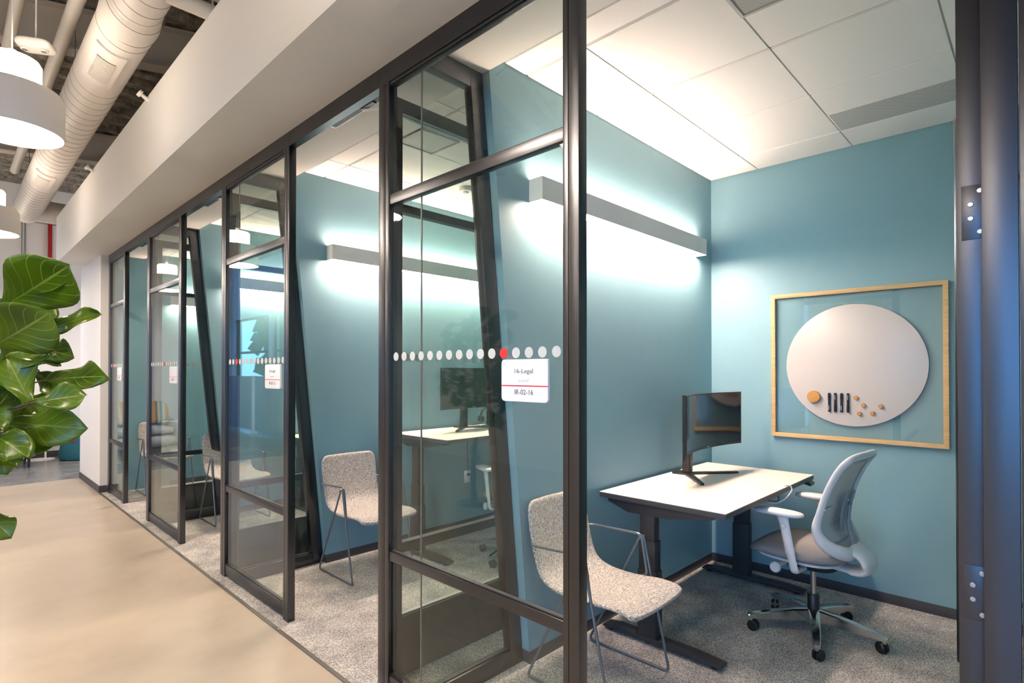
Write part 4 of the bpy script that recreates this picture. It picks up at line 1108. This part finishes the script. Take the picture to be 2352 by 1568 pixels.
for i in range(3):
    y = 9.6 + i * 2.6
    s = empty('desk_screen', (-2.3, y, 0), label='blue grey workstation screen opposite the rooms, %s of three' % ('nearest', 'middle', 'farthest')[i], cat='office screen', group='workstation screens')
    MB().box(-0.03, 0.03, -1.22, 1.22, 0.08, 1.36).build('fabric_panel', 'screen_fabric', s, bevel=0.006)
    MB().box(-0.035, 0.035, -1.25, -1.22, 0.0, 1.37).build('end_post', 'white_metal', s); MB().box(-0.035, 0.035, 1.22, 1.25, 0.0, 1.37).build('end_post', 'white_metal', s)
for i, (x, y, h) in enumerate(((-6.2, 16.5, 6.6), (-7.0, 21.0, 7.5), (-14, 2, 7))):
    t = empty('tree', (x, y, -3.0), label='leafy green tree outside the windows, %s' % ('beside the lounge', 'far behind the lounge', 'on the camera side')[i], cat='tree', group='trees outside')
    MB().sweep([(0, 0, 0), (0.1, 0, h * 0.4), (0, 0.1, h * 0.75)], [0.2, 0.14, 0.05], 8).build('trunk', 'bark', t, smooth=True)
    c = MB()
    for j in range(140):
        a, b2, r = random.uniform(0, 2 * PI), random.uniform(-1, 1), random.uniform(0.6, 1) * 2.0
        rr = math.sqrt(1 - b2 * b2)
        p = Vector((r * rr * math.cos(a), r * rr * math.sin(a), h * 0.72 + r * b2 * 1.1))
        e = Euler((random.uniform(0, 6), random.uniform(0, 6), random.uniform(0, 6))).to_matrix()
        s = random.uniform(0.25, 0.5); k0 = len(c.v)
        for u, v in ((-1, -0.6), (1, -0.6), (1.2, 0.6), (-0.8, 0.6)): c.v.append(tuple(p + e @ Vector((u * s, v * s, 0.12 * u * v))))
        c.f.append((k0, k0 + 1, k0 + 2, k0 + 3))
    c.build('crown', 'tree', t, recalc=False)

# ------------------------------------------------------------------ fiddle leaf fig
PL = Vector((-0.02, 3.20, 0))
pt = empty('potted_fiddle_leaf_fig', PL, label='fiddle leaf fig with broad glossy leaves in a pale planter at the left edge', cat='plant')
MB().lathe([(0.13, 0), (0.14, 0.01), (0.175, 0.44), (0.175, 0.455), (0.162, 0.455), (0.158, 0.42), (0.02, 0.42)], 48, cap1=True).build('planter', 'pot', pt, smooth=True, ang=40)
MB().lathe([(0.158, 0.415), (0.10, 0.43), (0.02, 0.435)], 32).build('soil', 'soil', pt, smooth=True)
MB().sweep(catmull([(0, 0, 0.40), (0.015, 0.01, 0.7), (0.0, -0.01, 1.0), (0.02, -0.02, 1.4), (0.03, -0.03, 1.8)], 5), [0.022] * 7 + [0.018] * 7 + [0.012] * 7, 10).build('trunk', 'bark', pt, smooth=True)
LEAVES = [
    ((0.172, 3.045, 1.74), (0.351, 2.799, 1.894), 0.126, 0.15, 0.35),
    ((0.208, 3.094, 1.734), (0.359, 2.849, 1.86), 0.039, 1.60, 0.00),
    ((0.129, 2.919, 1.567), (0.284, 2.727, 1.696), 0.110, 0.10, 0.25),
    ((0.253, 3.105, 1.622), (0.479, 2.985, 1.742), 0.049, 0.90, 0.10),
    ((0.27, 3.248, 1.59), (0.392, 3.049, 1.552), 0.052, 0.60, 0.20),
    ((0.172, 3.019, 1.505), (0.291, 2.836, 1.559), 0.056, 0.50, 0.10),
    ((0.24, 3.135, 1.517), (0.361, 3.082, 1.52), 0.034, 1.20, 0.00),
    ((0.318, 3.128, 1.442), (0.472, 2.823, 1.464), 0.063, 0.55, 0.35),
    ((0.247, 2.856, 1.347), (0.176, 2.899, 1.538), 0.065, 0.10, 0.00),
    ((0.241, 2.847, 1.355), (0.405, 2.778, 1.387), 0.052, 0.20, -0.10),
    ((0.176, 3.074, 1.273), (0.402, 2.812, 1.247), 0.075, 0.25, 0.30),
    ((0.142, 3.024, 1.216), (0.341, 2.904, 1.198), 0.056, 0.30, 0.35),
    ((0.164, 2.972, 1.219), (0.218, 2.831, 1.155), 0.051, 0.30, 0.00),
    ((0.129, 3.182, 1.184), (0.184, 3.126, 1.052), 0.047, 0.20, 0.00),
    ((0.126, 3.073, 0.923), (0.197, 2.972, 0.82), 0.049, 0.60, 0.30),
    ((0.146, 3.16, 1.484), (0.227, 3.047, 1.552), 0.054, 0.30, 0.00),
    ((0.174, 3.162, 1.346), (0.222, 3.082, 1.447), 0.066, 0.10, 0.00),
    ((0.135, 3.175, 1.284), (0.196, 3.082, 1.385), 0.069, 0.10, 0.20),
    ((0.293, 3.18, 1.641), (0.327, 3.142, 1.79), 0.046, 0.20, 0.00),
    ((0.261, 3.216, 1.379), (0.357, 3.146, 1.32), 0.054, 0.30, 0.00),
    ((0.091, 3.018, 1.347), (0.165, 2.884, 1.258), 0.064, 0.30, 0.00),
    ((0.127, 2.982, 1.253), (0.23, 2.79, 1.155), 0.057, 0.30, 0.20),
    ((0.12, 3.105, 1.201), (0.215, 2.95, 1.098), 0.053, 0.20, -0.20),
    ((0.174, 3.136, 1.157), (0.188, 3.094, 1.052), 0.036, 0.20, 0.30),
    ((0.15, 3.216, 1.318), (0.268, 3.123, 1.251), 0.056, 0.50, 0.20),
    ((0.236, 3.27, 1.426), (0.266, 3.27, 1.28), 0.058, 0.10, 0.40),
    ((0.135, 3.228, 1.65), (0.208, 3.093, 1.774), 0.073, 0.20, 0.40),
    ((0.292, 3.24, 1.484), (0.383, 3.118, 1.378), 0.054, 0.40, 0.00),
    ((0.205, 3.242, 1.617), (0.307, 3.167, 1.513), 0.061, 0.20, 0.30),
]
CAMV = Vector((0, 0, 1.48))
def leaf(base, tip, hw, up, roll, curl=0.12):
    base, tip = Vector(base) - PL, Vector(tip) - PL
    ax = tip - base; L = ax.length; ax.normalize()
    nr = (CAMV - PL - (base + tip) / 2).normalized() + Vector((0, 0, up))
    nr -= ax * nr.dot(ax); nr.normalize()
    side = ax.cross(nr)
    q = Matrix.Rotation(roll, 3, ax); nr = q @ nr; side = q @ side
    nu, nv = 14, 8
    rows = []; uv = []
    ph = random.uniform(0, 6); wv = random.uniform(0.012, 0.024)
    for i in range(nu + 1):
        t = i / nu
        # narrow waist, broad rounded end with a short tip
        w = hw * ((0.10 + 0.50 * math.sin(min(1, t * 2.2) * PI / 2) ** 1.2 + 0.48 * math.exp(-((t - 0.68) / 0.22) ** 2)) * (1 - max(0, (t - 0.80) / 0.20) ** 2.2 * 0.97))
        row = []
        for j in range(nv + 1):
            v = -1 + 2 * j / nv
            d = base + ax * (L * t) + side * (w * v * (1 + 0.05 * math.sin(7 * t + ph + (2 if v > 0 else 0))))
            h = -curl * L * (t - 0.35) ** 2 + 0.22 * w * abs(v) ** 1.3 + wv * math.sin(9 * t + ph + v) * abs(v) ** 1.5
            row.append(d + nr * h); uv.append((t, (v + 1) / 2))
        rows.append(row)
    b = MB().quadgrid(rows)
    me_o = b.build('leaf', 'leaf', pt, smooth=True, recalc=False, weld=False, ang=180)
    ul = me_o.data.uv_layers.new(name='UVMap')
    for lp in me_o.data.loops: ul.data[lp.index].uv = uv[lp.vertex_index]
    solidify(0.0012)(me_o)
    # petiole back towards the trunk
    tr = Vector((0.02, -0.02, base.z - 0.10 + 0.02))
    MB().sweep(catmull([tr + (base - tr) * 0.0, tr + (base - tr) * 0.5 + Vector((0, 0, -0.01)), base, base + ax * 0.02], 4), 0.0032, 6).build('leaf_stalk', 'bark', pt, smooth=True)
for a in LEAVES: leaf(*a)
for i in range(30):
    a = random.uniform(1.2, 5.2) + 0.3; z = random.uniform(1.05, 1.86)
    rad = 0.10 + 0.05 * random.random(); ln = random.uniform(0.18, 0.27)
    dirv = Vector((math.cos(a), math.sin(a), random.uniform(-0.35, 0.6))).normalized()
    bs = PL + Vector((0.02 + rad * math.cos(a), -0.02 + rad * math.sin(a), z)); tp = bs + dirv * ln
    leaf(bs, tp, random.uniform(0.06, 0.095), random.uniform(0.3, 1.4), random.uniform(-0.4, 0.4))
